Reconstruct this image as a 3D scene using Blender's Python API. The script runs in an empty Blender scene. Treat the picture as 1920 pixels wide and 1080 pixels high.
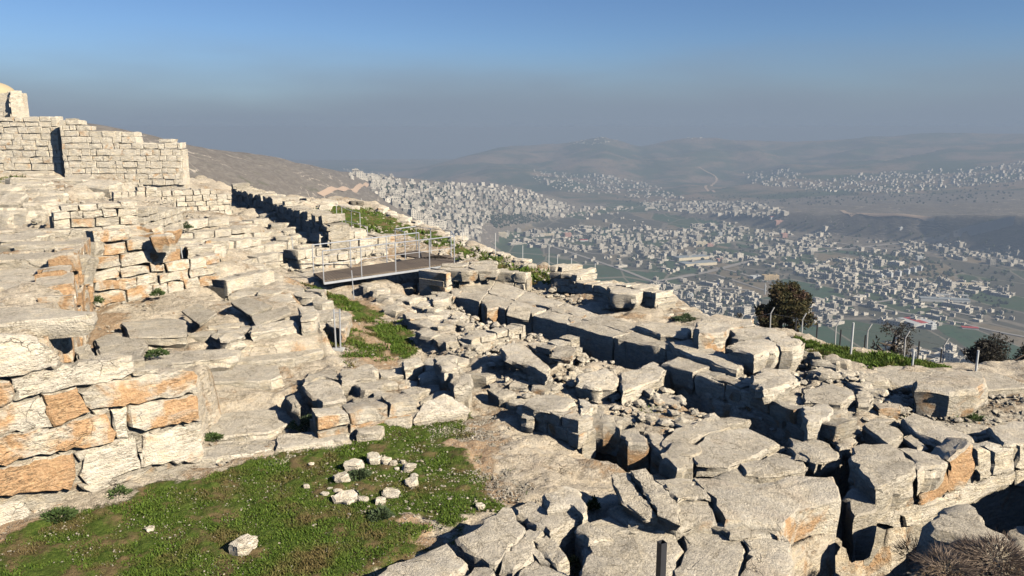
import bpy, bmesh, math, random
import numpy as np
from mathutils import Vector, Matrix

R = random.Random(7)
NR = np.random.RandomState(11)
S = bpy.context.scene
rad = math.radians

# ---------------------------------------------------------------- camera, world, sun, exposure
FPX = 1493.0                      # focal length in pixels of a 1920 wide picture
PITCH = math.atan(300 / FPX)      # the horizon stands 300 pixels above the middle
CP, SP = math.cos(PITCH), math.sin(PITCH)
cam_d = bpy.data.cameras.new('camera')
cam = bpy.data.objects.new('camera', cam_d)
S.collection.objects.link(cam)
cam_d.sensor_width = 36
cam_d.lens = 36 * FPX / 1920
cam_d.clip_start = 0.1
cam_d.clip_end = 60000
cam.location = (0, 0, 0)
cam.rotation_euler = (math.pi / 2 - PITCH, 0, 0)
S.camera = cam

SUN_AZ = Vector((0.82, -0.57, 0)).normalized()
SUN_EL = rad(31)
HAZE_DENSITY = 0.00026
S.view_settings.view_transform = 'Standard'
S.view_settings.look = 'None'
S.view_settings.exposure = 0.88
S.view_settings.gamma = 1
S.view_settings.use_curve_mapping = False
S.cycles.volume_bounces = 1
S.cycles.max_bounces = 5
S.cycles.diffuse_bounces = 0

W = bpy.data.worlds.new('World')
S.world = W
W.use_nodes = True
nt = W.node_tree
nt.nodes.clear()


class NT:
    """small helper to write node trees"""
    def __init__(s, tree): s.t = tree
    def n(s, typ, inp=None, **kw):
        nd = s.t.nodes.new(typ)
        for k, v in kw.items(): setattr(nd, k, v)
        for k, v in (inp or {}).items():
            sock = nd.inputs[k]
            if isinstance(v, bpy.types.NodeSocket): s.t.links.new(v, sock)
            else: sock.default_value = v
        return nd
    def math(s, op, a, b=0.0, c=0.0, clamp=False):
        return s.n('ShaderNodeMath', {0: a, 1: b, 2: c}, operation=op, use_clamp=clamp).outputs[0]
    def vmath(s, op, a, b=(0, 0, 0)):
        return s.n('ShaderNodeVectorMath', {0: a, 1: b}, operation=op).outputs[0]
    def noise(s, vec, scale, detail=4, rough=0.55, dist=0.0):
        return s.n('ShaderNodeTexNoise', {'Vector': vec, 'Scale': scale, 'Detail': detail, 'Roughness': rough, 'Distortion': dist}).outputs[0]
    def mix(s, f, a, b, blend='MIX'):
        nd = s.n('ShaderNodeMix', data_type='RGBA', blend_type=blend)
        for i, v in ((0, f), (6, a), (7, b)):
            if isinstance(v, bpy.types.NodeSocket): s.t.links.new(v, nd.inputs[i])
            else: nd.inputs[i].default_value = v if i == 0 else (*v, 1) if len(v) == 3 else v
        return nd.outputs[2]
    def ss(s, v, a, b):
        """smoothstep a..b -> 0..1"""
        nd = s.n('ShaderNodeMapRange', {0: v, 1: a, 2: b, 3: 0.0, 4: 1.0}, interpolation_type='SMOOTHSTEP')
        return nd.outputs[0]


w = NT(nt)
sky = w.n('ShaderNodeTexSky', sky_type='NISHITA', sun_disc=False)
sky.sun_elevation = SUN_EL
sky.sun_rotation = math.atan2(SUN_AZ.x, SUN_AZ.y)
sky.altitude = 800
sky.air_density = 1.0
sky.dust_density = 0.4
sky.ozone_density = 1.6
tc = w.n('ShaderNodeTexCoord')
dirz = w.n('ShaderNodeSeparateXYZ', {0: w.vmath('NORMALIZE', tc.outputs['Generated'])}).outputs[2]
# the lower air is full of grey haze on every side
cl = w.noise(w.vmath('MULTIPLY', tc.outputs['Generated'], (3, 3, 14)), 1.0, 3)
band = w.math('ADD', dirz, w.math('MULTIPLY', w.math('SUBTRACT', cl, 0.5), 0.06))
hz = w.math('SUBTRACT', 1.0, w.ss(band, 0.012, 0.115))
blue = w.mix(1.0, sky.outputs[0], (0.42, 0.54, 0.74), 'MULTIPLY')
skyc = w.mix(w.math('MULTIPLY', hz, 0.96), blue, (1.85, 2.30, 2.95))
bg = w.n('ShaderNodeBackground', {'Color': skyc, 'Strength': 0.070})
wo = w.n('ShaderNodeOutputWorld', {0: bg.outputs[0]})

sd = bpy.data.lights.new('sun', 'SUN')
sd.energy = 5.0
sd.angle = rad(0.53)
sd.color = (1.0, 0.92, 0.775)
sun = bpy.data.objects.new('sun', sd)
S.collection.objects.link(sun)
sdir = Vector((SUN_AZ.x * math.cos(SUN_EL), SUN_AZ.y * math.cos(SUN_EL), math.sin(SUN_EL)))
sun.rotation_euler = sdir.to_track_quat('Z', 'Y').to_euler()
sun.location = (30, -20, 25)

# ---------------------------------------------------------------- numeric helpers


def hash3(ix, iy, iz, seed):
    h = (ix.astype(np.int64) * 374761393 + iy.astype(np.int64) * 668265263 + iz.astype(np.int64) * 2147483647 + seed * 1274126177) & 0xffffffff
    h = ((h ^ (h >> 13)) * 1274126177) & 0xffffffff
    h = (h ^ (h >> 16)) & 0xffffffff
    return h.astype(np.float64) / 4294967295.0 * 2 - 1


def vnoise(x, y, z=None, seed=0):
    x = np.asarray(x, float); y = np.asarray(y, float)
    z = np.zeros_like(x) if z is None else np.asarray(z, float)
    ix, iy, iz = np.floor(x), np.floor(y), np.floor(z)
    fx, fy, fz = x - ix, y - iy, z - iz
    ux, uy, uz = [t * t * (3 - 2 * t) for t in (fx, fy, fz)]
    r = 0
    for a in (0, 1):
        for b in (0, 1):
            for c in (0, 1):
                wgt = (ux if a else 1 - ux) * (uy if b else 1 - uy) * (uz if c else 1 - uz)
                r = r + wgt * hash3(ix + a, iy + b, iz + c, seed)
    return r


def fbm(x, y, z=None, octv=4, seed=0, gain=0.5):
    r, a, f = 0, 1.0, 1.0
    for o in range(octv):
        r = r + a * vnoise(np.asarray(x) * f, np.asarray(y) * f, None if z is None else np.asarray(z) * f, seed + o * 17)
        a *= gain; f *= 2.03
    return r


def sstep(a, b, v):
    t = np.clip((v - a) / (b - a), 0, 1)
    return t * t * (3 - 2 * t)


def ray(px, py):
    dx, dy = (px - 960) / FPX, (540 - py) / FPX
    return Vector((dx, CP + dy * SP, -SP + dy * CP))


def PZ(px, py, z):
    r = ray(px, py)
    return r * (z / r.z)


# control points of the smooth ground of the hilltop: picture point and height
CTRL = [(-300, 1060, -6), (100, 1000, -6), (500, 950, -6), (850, 900, -6), (1000, 850, -5.95), (900, 740, -5.9), (620, 830, -5.97),
        (420, 850, -5.97), (480, 700, -5.55), (600, 640, -5.5), (400, 650, -5.3), (560, 545, -5.2), (300, 600, -5.05),
        (200, 620, -5.0), (160, 590, -5.0), (500, 528, -5.0), (430, 520, -4.95), (700, 600, -5.8), (780, 680, -5.9),
        (650, 560, -5.7), (600, 500, -5.55), (850, 560, -5.9), (900, 480, -5.7), (1000, 520, -5.9), (1150, 600, -5.9),
        (1300, 640, -5.8), (1500, 690, -5.9), (1700, 720, -6), (1900, 740, -6.1), (1600, 800, -6), (1400, 800, -6.1),
        (1100, 700, -5.95), (1200, 850, -6.15), (1500, 900, -6.2), (1800, 900, -6.3), (1200, 1050, -6.3), (800, 1100, -6.1),
        (700, 400, -5.3), (800, 440, -5.6), (640, 420, -5.0), (520, 450, -4.7), (560, 400, -4.6), (460, 400, -4.3),
        (960, 1500, -6.2), (-700, 1400, -6.1), (2600, 1400, -6.2), (960, 2600, -6.2), (350, 410, -3.9), (600, 380, -4.9), (340, 460, -4.4), (420, 480, -4.6), (100, 330, -3.0), (0, 340, -3.0), (-300, 340, -2.8),
        (0, 430, -3.1), (250, 345, -3.2), (200, 400, -3.3), (350, 345, -3.6)]
cw = [(PZ(*c).x, PZ(*c).y, c[2]) for c in CTRL]
CX = np.array([c[0] for c in cw]); CY = np.array([c[1] for c in cw]); CZ = np.array([c[2] for c in cw])
_d = np.hypot(CX[:, None] - CX[None], CY[:, None] - CY[None])
_A = np.block([[_d - 0.6 * np.eye(len(CX)), np.ones((len(CX), 1))], [np.ones((1, len(CX))), np.zeros((1, 1))]])
_sol = np.linalg.solve(_A, np.append(CZ, 0))


def Bz(x, y):
    """smooth hilltop surface, without pits and terraces"""
    x = np.asarray(x, float); y = np.asarray(y, float)
    sh = x.shape
    xf, yf = x.ravel(), y.ravel()
    out = np.full(xf.shape, _sol[-1])
    for i in range(len(CX)):
        out += _sol[i] * np.hypot(xf - CX[i], yf - CY[i])
    return np.clip(out, -6.6, -2.8).reshape(sh)


def P(px, py, z=None, h=0.0):
    """world point of a picture point on the plane z, or at height h over the smooth ground"""
    if z is not None:
        return PZ(px, py, z)
    r = ray(px, py)
    t0, t1 = 4.0, 90.0
    ts = np.linspace(t0, t1, 400)
    d = r.z * ts - (Bz(r.x * ts, r.y * ts) + h)
    k = np.argmax(d < 0)
    if d[k] >= 0: return r * (-5.5 / r.z)
    k = max(k, 1)
    f = d[k - 1] / (d[k - 1] - d[k])
    return r * float(ts[k - 1] + f * (ts[k] - ts[k - 1]))


def poly_sd(x, y, poly):
    """signed distance to polygon, negative inside"""
    x = np.asarray(x, float); y = np.asarray(y, float)
    d = np.full(x.shape, 1e9); inside = np.zeros(x.shape, bool)
    n = len(poly)
    for i in range(n):
        ax, ay = poly[i]; bx, by = poly[(i + 1) % n]
        ex, ey = bx - ax, by - ay
        L = ex * ex + ey * ey + 1e-12
        t = np.clip(((x - ax) * ex + (y - ay) * ey) / L, 0, 1)
        d = np.minimum(d, np.hypot(x - ax - t * ex, y - ay - t * ey))
        c = ((ay > y) != (by > y)) & (x < (bx - ax) * (y - ay) / ((by - ay) if abs(by - ay) > 1e-9 else 1e-9) + ax)
        inside ^= c
    return np.where(inside, -d, d)


def wpoly(pts, z=None, h=0.0):
    return [tuple(P(a, b, z, h)[:2]) for a, b in pts]


# edge of the hilltop as distance from the camera by direction
EDGE = [(-700, 300, -3), (-300, 322, -3), (100, 322, -3.0), (360, 322, -3.3), (430, 345, -3.7), (520, 362, -4.2), (600, 374, -4.8), (650, 377, -5.1),
        (700, 383, -5.3), (760, 410, -5.4), (850, 446, -5.6), (940, 478, -5.7), (1050, 512, -5.8), (1130, 537, -5.9),
        (1230, 560, -5.9), (1310, 590, -5.9), (1420, 628, -5.9), (1520, 643, -5.9), (1640, 667, -6.0), (1760, 690, -6.0),
        (1920, 694, -6.1), (2200, 740, -6.2), (2700, 800, -6.2)]
ew = [PZ(*e) for e in EDGE]
E_AZ = np.array([math.atan2(p.x, p.y) for p in ew]); E_R = np.array([math.hypot(p.x, p.y) for p in ew])

PITS = []   # (polygon, absolute height or None, depth, soft width)


def pit(px, depth=None, z=None, at=None, soft=0.12):
    PITS.append((wpoly(px, at), z, depth, soft))


W1a, W1b = PZ(-150, 1035, -6), PZ(385, 868, -6)
# left plateau, bench and the room floor
PITS.append(([(-14, 9.0), (-7.72, 13.0), (-10.2, 18.3), (-12.1, 22.4), (-11.3, 24.6), (-12.8, 27.0), (-13.5, 31), (-16, 38), (-60, 40), (-60, 9)], -3.25, None, 0.25))
PITS.append(([(-7.65, 12.85), (-5.95, 13.95), (-6.2, 16.0), (-9.0, 16.6)], -4.62, None, 0.15))
pit([(150, 645), (143, 585), (180, 574), (418, 535), (505, 527), (560, 548), (600, 600), (622, 622), (350, 645), (230, 645)], None, -5.06, -5.06, 0.2)
pit([(842, 548), (866, 542), (905, 582), (950, 594), (1000, 600), (1062, 618), (1245, 662), (1320, 672), (1335, 700), (1250, 706), (1165, 692), (1080, 662), (1035, 640), (950, 614), (898, 606), (846, 566)], 0.75)
pit([(1245, 704), (1335, 752), (1420, 792), (1570, 842), (1560, 862), (1440, 835), (1300, 770), (1232, 728)], 0.75)
pit([(1092, 792), (1150, 785), (1262, 850), (1262, 885), (1200, 892), (1090, 838)], 1.0)
pit([(1228, 868), (1330, 848), (1340, 880), (1290, 900), (1245, 892)], 0.6)
pit([(1520, 852), (1600, 845), (1668, 925), (1640, 965), (1575, 960), (1505, 905)], 0.9)
pit([(682, 532), (700, 510), (840, 498), (856, 512), (838, 548), (800, 556), (735, 540)], 1.6)
pit([(1500, 1046), (1574, 985), (1578, 950), (1655, 930), (1720, 905), (1800, 870), (1900, 842), (2050, 800), (2400, 900), (2400, 1150), (1900, 1075), (1780, 1050), (1700, 1062), (1640, 1110), (1500, 1150)], None, -8.2, None, 0.25)
pit([(512, 742), (540, 735), (562, 760), (600, 790), (600, 822), (580, 812), (545, 775)], 0.45)
pit([(1780, 775), (1800, 770), (1850, 780), (1840, 800)], 0.25)
PITS.append((wpoly([(1600, 1160), (1690, 1062), (1780, 1046), (2150, 1010), (2300, 1500), (1700, 1500)], -5.7), -5.65, None, 0.5))
PITS.append(([(9.4, 8.5), (10.2, 12.0), (11.6, 13.6), (16, 13.5), (16, 6), (9, 6)], -5.25, None, 0.6))
EDGE_SLOPE = 0.47


def Gz(x, y):
    """hilltop with pits, terraces and the falling slope beyond the edge"""
    x = np.asarray(x, float); y = np.asarray(y, float)
    z = Bz(x, y)
    wx = x + 0.10 * vnoise(x * 3, y * 3, seed=5); wy = y + 0.10 * vnoise(x * 3, y * 3, seed=6)
    sh = z.shape
    z = z.ravel().copy(); fx, fy = wx.ravel(), wy.ravel()
    for poly, za, dep, soft in PITS:
        xs = [p[0] for p in poly]; ys = [p[1] for p in poly]
        m_ = abs(soft)
        k = np.nonzero((fx > min(xs) - m_) & (fx < max(xs) + m_) & (fy > min(ys) - m_) & (fy < max(ys) + m_))[0]
        if len(k) == 0: continue
        lo, hi = (-soft / 2, soft / 2) if soft > 0 else (1.4 * soft, -.06)     # raised beds stay inside their outline
        s = 1 - sstep(lo, hi, poly_sd(fx[k], fy[k], poly))
        z[k] = z[k] * (1 - s) + s * (za if za is not None else z[k] - dep)
    z = z.reshape(sh)
    # mound towards the photographer
    r = np.hypot(x, y)
    zc = -1.75 - 4.6 * sstep(1.4, 5.0, r + 0.4 * vnoise(x * .7, y * .7, seed=9))
    z = np.maximum(z, np.where(r < 5.5, zc, -99))
    az = np.arctan2(x, y)
    re = np.interp(az, E_AZ, E_R)
    over = np.maximum(r - re, 0)
    z = z - EDGE_SLOPE * over * sstep(0, 5, over) - 0.04 * over
    return z


# ---------------------------------------------------------------- far land
FLOOR = -350.0


def far_pt(px, py, r):
    d = ray(px, py)
    k = r / math.hypot(d.x, d.y)
    return Vector((d.x * k, d.y * k, d.z * k))


RB = [far_pt(*a) for a in [(-900, 190, 700), (-200, 215, 800), (150, 234, 950), (250, 250, 1050), (350, 268, 1150), (430, 282, 1250), (500, 298, 1400), (580, 312, 1650), (650, 323, 1950), (700, 330, 2300), (780, 338, 2700),
                           (900, 344, 3150), (960, 350, 3350), (1010, 362, 3500), (1060, 380, 3620), (1100, 392, 3700)]]
RC = [(far_pt(*a)) for a in [(-900, 300, 7000), (300, 330, 6500), (740, 326, 6300), (830, 300, 6400), (900, 280, 6600), (960, 266, 6900), (1040, 268, 7000), (1130, 257, 7000), (1200, 272, 7200),
                             (1300, 256, 7200), (1380, 262, 7300), (1500, 264, 7400), (1640, 256, 7600), (1750, 248, 7800), (1920, 246, 8000), (2300, 244, 8000), (2900, 240, 8000)]]


def Hfar_raw(x, y):
    x = np.asarray(x, float); y = np.asarray(y, float)
    r = np.hypot(x, y); az = np.arctan2(x, y)
    z = np.full(x.shape, FLOOR)
    # near hill on the left with its ridge running away
    best = np.full(x.shape, -1e9)
    for i in range(len(RB) - 1):
        a, b = RB[i], RB[i + 1]
        ex, ey = b.x - a.x, b.y - a.y
        L = ex * ex + ey * ey
        t = np.clip(((x - a.x) * ex + (y - a.y) * ey) / L, 0, 1)
        d = np.hypot(x - a.x - t * ex, y - a.y - t * ey)
        side = ((x - a.x) * ey - (y - a.y) * ex) > 0
        h = a.z + t * (b.z - a.z)
        wdt = float(np.interp(0.5 * (math.hypot(a.x, a.y) + math.hypot(b.x, b.y)), [1200, 1500, 1900, 2500, 3600], [500, 430, 320, 260, 240]))
        sl = np.where(side, (h - FLOOR) / wdt, 0.3)
        best = np.maximum(best, h - sl * np.sqrt(d * d + 3600) + sl * 60)
    nb = fbm(x / 260, y / 260, octv=5, seed=31)
    ch = np.abs(fbm(x / 400 + y / 900, y / 500, octv=3, seed=41))
    best = best + 7 * nb * np.clip((r - 500) / 900, 0, 1) - 10 * np.exp(-ch * 8) * np.clip((r - 900) / 900, 0, 1)
    z = np.maximum(z, best)
    # far hills
    raz = np.array([math.atan2(p.x, p.y) for p in RC]); rr = np.array([math.hypot(p.x, p.y) for p in RC]); rz = np.array([p.z for p in RC])
    R0 = np.interp(az, raz, rr); Z0 = np.interp(az, raz, rz)
    f = np.clip((r - 3750) / (R0 - 3750), 0, 1)
    prof = FLOOR + (Z0 - FLOOR) * f ** 1.35
    prof = np.where(r > R0, Z0 - (r - R0) * 0.06, prof)
    amp = np.clip((r - 3800) / 1500, 0, 1) * (1 - 0.6 * np.clip((r - R0 + 600) / 600, 0, 1))
    rid = 1 - np.abs(fbm(x / 1100, y / 1300, octv=5, seed=77, gain=0.5))
    prof = prof + amp * (95 * (rid - 0.86) + 12 * fbm(x / 300, y / 300, octv=3, seed=78))
    prof = np.minimum(prof, -8)
    z = np.maximum(z, np.where(r > 3700, prof, FLOOR))
    # low swell on the right of the plain
    c = far_pt(1780, 452, 2800)
    z = z + 17 * np.exp(-(((x - c.x) / 480) ** 2 + ((y - c.y) / 330) ** 2)) * (z < FLOOR + 40)
    return z


_ca = np.linspace(rad(-64), rad(64), 1100); _cr = np.linspace(math.log(300), math.log(9800), 900)
_RR, _AA = np.meshgrid(np.exp(_cr), _ca, indexing='ij')
_HC = Hfar_raw(_RR * np.sin(_AA), _RR * np.cos(_AA))


def Hfar(x, y):
    """far heights read from a fine grid"""
    x = np.asarray(x, float); y = np.asarray(y, float)
    a = (np.arctan2(x, y) - _ca[0]) / (_ca[1] - _ca[0]); r = (np.log(np.hypot(x, y) + 1e-6) - _cr[0]) / (_cr[1] - _cr[0])
    a = np.clip(a, 0, len(_ca) - 1.001); r = np.clip(r, 0, len(_cr) - 1.001)
    i, j = r.astype(int), a.astype(int); fr, fa = r - i, a - j
    return (_HC[i, j] * (1 - fr) + _HC[i + 1, j] * fr) * (1 - fa) + (_HC[i, j + 1] * (1 - fr) + _HC[i + 1, j + 1] * fr) * fa


def hit_far(px, py):
    """vectorised picture point -> far ground point"""
    px = np.asarray(px, float); py = np.asarray(py, float)
    dx, dy = (px - 960) / FPX, (540 - py) / FPX
    D = np.stack([dx, CP + dy * SP, -SP + dy * CP], -1)
    D = D / np.hypot(D[..., 0], D[..., 1])[..., None]
    t = np.full(px.shape, 700.0); res = np.full(px.shape, -1.0)
    k = 700.0
    while k < 9500:
        zz = D[..., 2] * k
        g = Hfar(D[..., 0] * k, D[..., 1] * k)
        new = (zz < g) & (res < 0)
        res[new] = k
        k *= 1.006
    return D * res[..., None], res > 0


# ---------------------------------------------------------------- materials


def new_mat(name):
    m = bpy.data.materials.new(name)
    m.use_nodes = True
    m.node_tree.nodes.clear()
    return m, NT(m.node_tree)


def finish(m, t, color, rough=0.9, bump=None, bdist=0.02, bstr=1.0, spec=0.15, metal=0.0):
    b = t.n('ShaderNodeBsdfPrincipled')
    for k, v in (('Base Color', color), ('Roughness', rough), ('Specular IOR Level', spec), ('Metallic', metal)):
        if isinstance(v, bpy.types.NodeSocket): t.t.links.new(v, b.inputs[k])
        else: b.inputs[k].default_value = (*v, 1) if isinstance(v, tuple) else v
    if bump is not None:
        bn = t.n('ShaderNodeBump', {'Height': bump, 'Distance': bdist, 'Strength': bstr})
        t.t.links.new(bn.outputs[0], b.inputs['Normal'])
    t.n('ShaderNodeOutputMaterial', {0: b.outputs[0]})
    return m


def stone_nodes(t, pos, stain, grey, bright, nz):
    """returns colour and height of weathered limestone"""
    big = t.noise(pos, 0.9, 5, 0.6)
    mid = t.noise(pos, 3.7, 7, 0.7, 0.0)
    strat = t.noise(t.vmath('MULTIPLY', pos, (1.6, 1.6, 9)), 1.5, 6, 0.66, 0.35)
    fine = t.noise(pos, 26, 5, 0.7)
    vfine = t.noise(pos, 85, 3, 0.6)
    base = t.mix(t.ss(mid, 0.35, 0.65), (0.66, 0.555, 0.40), (0.73, 0.655, 0.53))
    base = t.mix(t.ss(strat, 0.42, 0.62), base, (0.56, 0.50, 0.41))
    up = t.ss(nz, 0.35, 0.85)
    lich = t.math('ADD', t.math('MULTIPLY', t.ss(big, 0.35, 0.62), 0.65), t.math('MULTIPLY', t.ss(fine, 0.42, 0.6), 0.5))
    gf = t.math('MULTIPLY', t.math('MULTIPLY', lich, grey), t.math('MULTIPLY_ADD', up, 0.72, 0.22), clamp=True)
    col = t.mix(gf, base, (0.555, 0.482, 0.375))
    spk = t.math('MULTIPLY', t.ss(t.noise(pos, 42, 5, 0.75), 0.55, 0.63), t.math('MULTIPLY', t.math('MULTIPLY_ADD', up, 0.7, 0.25), t.math('MULTIPLY_ADD', grey, 0.6, 0.1)), clamp=True)
    col = t.mix(spk, col, (0.15, 0.135, 0.115))
    # iron stains on the freshly broken faces
    sp = t.noise(t.vmath('ADD', pos, (31, 7, 3)), 1.3, 5, 0.6, 0.6)
    thr = t.math('MULTIPLY_ADD', stain, -0.34, 0.72)
    sf = t.n('ShaderNodeMapRange', {0: t.math('SUBTRACT', sp, thr), 1: -0.03, 2: 0.075, 3: 0.0, 4: 1.0}).outputs[0]
    sf = t.math('MULTIPLY', sf, t.math('MULTIPLY_ADD', up, -0.8, 0.92), clamp=True)
    oc = t.mix(t.ss(fine, 0.35, 0.7), (0.47, 0.215, 0.065), (0.61, 0.37, 0.17))
    col = t.mix(t.math('MULTIPLY', sf, 0.82), col, oc)
    crease = t.math('SUBTRACT', 1.0, t.ss(t.math('ABSOLUTE', t.math('SUBTRACT', strat, 0.49)), 0.0, 0.014))
    crease = t.math('MULTIPLY', crease, t.ss(big, 0.40, 0.58))
    col = t.mix(t.math('MULTIPLY', crease, 0.55), col, (0.22, 0.17, 0.115))
    # cracks
    vo = t.n('ShaderNodeTexVoronoi', {'Vector': t.vmath('ADD', pos, t.vmath('MULTIPLY', t.n('ShaderNodeTexNoise', {'Vector': pos, 'Scale': 2.5, 'Detail': 4.0}).outputs[1], (0.5, 0.5, 0.5))), 'Scale': 1.25}, feature='DISTANCE_TO_EDGE').outputs[0]
    crack = t.math('SUBTRACT', 1.0, t.ss(vo, 0.0, 0.010))
    crack = t.math('MULTIPLY', crack, t.ss(t.noise(pos, 1.3, 3), 0.52, 0.66))
    col = t.mix(t.math('MULTIPLY', crack, 0.6), col, (0.14, 0.11, 0.08))
    mott = t.math('MULTIPLY_ADD', t.noise(t.vmath('MULTIPLY', pos, (1, 1, 2)), 11, 8, 0.8, 0.0), 1.5, 0.25)
    col = t.mix(1.0, col, t.n('ShaderNodeCombineColor', {0: mott, 1: mott, 2: mott}).outputs[0], 'MULTIPLY')
    col = t.mix(1.0, col, bright, 'MULTIPLY')
    h = t.math('ADD', t.math('MULTIPLY', mid, 1.2), t.math('MULTIPLY', strat, 1.0))
    h = t.math('ADD', h, t.math('MULTIPLY', fine, 1.0))
    h = t.math('ADD', h, t.math('MULTIPLY', vfine, 0.3))
    h = t.math('ADD', h, t.math('MULTIPLY', crack, -0.9))
    h = t.math('ADD', h, t.math('MULTIPLY', crease, -0.35))
    return col, h


def make_stone(name):
    m, t = new_mat(name)
    g = t.n('ShaderNodeNewGeometry')
    oi = t.n('ShaderNodeObjectInfo')
    pos = t.vmath('ADD', g.outputs['Position'], t.vmath('MULTIPLY', t.n('ShaderNodeCombineXYZ', {0: oi.outputs['Random'], 1: oi.outputs['Random'], 2: oi.outputs['Random']}).outputs[0], (57, 91, 33)))
    c = t.n('ShaderNodeSeparateColor', {0: oi.outputs['Color']})
    nz = t.n('ShaderNodeSeparateXYZ', {0: g.outputs['Normal']}).outputs[2]
    bv = c.outputs[2]
    bright = t.n('ShaderNodeCombineColor', {0: bv, 1: bv, 2: bv}).outputs[0]
    col, h = stone_nodes(t, pos, c.outputs[0], c.outputs[1], bright, nz)
    return finish(m, t, col, 0.92, h, 0.055, 1.0)


M_STONE = make_stone('limestone')


def make_ground():
    m, t = new_mat('hilltop_ground')
    g = t.n('ShaderNodeNewGeometry')
    pos = g.outputs['Position']
    nz = t.n('ShaderNodeSeparateXYZ', {0: g.outputs['Normal']}).outputs[2]
    ag = t.n('ShaderNodeAttribute', attribute_name='grass').outputs['Fac']
    ad = t.n('ShaderNodeAttribute', attribute_name='dirt').outputs['Fac']
    rock, h = stone_nodes(t, pos, 0.42, 0.85, (0.98, 0.95, 0.92), nz)
    fine = t.noise(pos, 14, 6, 0.7)
    mid = t.noise(pos, 2.2, 5, 0.6)
    pebv = t.n('ShaderNodeTexVoronoi', {'Vector': pos, 'Scale': 22.0, 'Randomness': 1.0})
    peb = t.math('MULTIPLY', t.math('SUBTRACT', 1.0, t.ss(pebv.outputs[0], 0.18, 0.30)), t.ss(t.n('ShaderNodeSeparateColor', {0: pebv.outputs[1]}).outputs[0], 0.45, 0.5))
    dirt = t.mix(t.ss(fine, 0.3, 0.7), (0.30, 0.19, 0.11), (0.46, 0.34, 0.22))
    dirt = t.mix(t.math('MULTIPLY', peb, 0.8), dirt, (0.56, 0.50, 0.41))
    gr = t.mix(t.ss(fine, 0.35, 0.65), (0.045, 0.075, 0.012), (0.10, 0.13, 0.025))
    gr = t.mix(t.ss(mid, 0.47, 0.62), gr, (0.16, 0.115, 0.055))
    wob = t.math('MULTIPLY', t.math('SUBTRACT', t.noise(pos, 5, 6, 0.7), 0.5), 1.1)
    df = t.ss(t.math('ADD', ad, wob), 0.35, 0.65)
    gf = t.ss(t.math('ADD', ag, wob), 0.40, 0.62)
    col = t.mix(df, rock, dirt)
    col = t.mix(gf, col, gr)
    ht = t.math('MULTIPLY', h, t.math('SUBTRACT', 1.0, t.math('MULTIPLY', t.math('MAXIMUM', df, gf), 0.75)))
    ht = t.math('ADD', ht, t.math('MULTIPLY', t.math('MULTIPLY', fine, 0.9), t.math('MAXIMUM', df, gf)))
    ht = t.math('ADD', ht, t.math('MULTIPLY', peb, t.math('MULTIPLY', df, 0.5)))
    return finish(m, t, col, 0.95, ht, 0.06, 1.0, 0.1)


M_GROUND = make_ground()


def simple(name, col, rough=0.8, var=0.25, scale=8, bump=0.3, bd=0.01, metal=0.0, spec=0.3):
    m, t = new_mat(name)
    pos = t.n('ShaderNodeNewGeometry').outputs['Position']
    n = t.noise(pos, scale, 5, 0.6)
    oi = t.n('ShaderNodeObjectInfo').outputs['Random']
    k = t.math('MULTIPLY_ADD', t.math('ADD', t.math('MULTIPLY', n, 0.8), t.math('MULTIPLY', oi, 0.2)), var * 2, 1 - var)
    c = t.mix(1.0, col, t.n('ShaderNodeCombineColor', {0: k, 1: k, 2: k}).outputs[0], 'MULTIPLY')
    return finish(m, t, c, rough, t.math('MULTIPLY', n, bump), bd, 1.0, spec, metal)


M_LEAF = None


def leaf_mat(name, c1, c2, c3=None):
    m, t = new_mat(name)
    g = t.n('ShaderNodeNewGeometry')
    rnd = g.outputs['Random Per Island']
    col = t.mix(rnd, c1, c2)
    if c3: col = t.mix(t.ss(t.noise(g.outputs['Position'], 1.4, 4), 0.48, 0.68), col, c3)
    b = t.n('ShaderNodeBsdfPrincipled', {'Base Color': col, 'Roughness': 0.7, 'Specular IOR Level': 0.2})
    tr = t.n('ShaderNodeBsdfTranslucent', {'Color': col})
    mx = t.n('ShaderNodeMixShader', {0: 0.25, 1: b.outputs[0], 2: tr.outputs[0]})
    t.n('ShaderNodeOutputMaterial', {0: mx.outputs[0]})
    return m


M_GRASS = leaf_mat('grass_blades', (0.05, 0.10, 0.012), (0.15, 0.21, 0.03), (0.17, 0.13, 0.05))
M_WEED = leaf_mat('weed_leaves', (0.04, 0.075, 0.02), (0.11, 0.15, 0.05))
M_HERB = leaf_mat('grey_green_leaves', (0.055, 0.085, 0.035), (0.12, 0.155, 0.075))
M_DRY = leaf_mat('dry_twigs', (0.11, 0.08, 0.06), (0.28, 0.21, 0.16))
M_CROWN = leaf_mat('tree_foliage', (0.03, 0.038, 0.014), (0.11, 0.085, 0.035), (0.10, 0.055, 0.04))
M_SHRUB = leaf_mat('shrub_foliage', (0.03, 0.028, 0.022), (0.075, 0.065, 0.05))
M_BARK = simple('bark', (0.10, 0.075, 0.055), 0.9, 0.3, 12, 1, 0.02)
M_STEEL = simple('galvanised_steel', (0.50, 0.51, 0.53), 0.45, 0.15, 5, 0.1, 0.002, 0.6)
M_DARKSTEEL = simple('dark_steel', (0.045, 0.045, 0.05), 0.5, 0.2, 5, 0.1, 0.002, 0.3)
M_DOME = simple('tan_plaster', (0.40, 0.32, 0.20), 0.9, 0.15, 3, 0.2, 0.01)
M_WHITE = simple('white_paint', (0.52, 0.52, 0.50), 0.6, 0.12, 5, 0.1, 0.002)
M_DECK = simple('weathered_deck', (0.135, 0.105, 0.078), 0.8, 0.35, 14, 0.5, 0.006)
M_PLATE = simple('grey_concrete', (0.33, 0.325, 0.30), 0.85, 0.2, 10, 0.5, 0.008)
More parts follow.
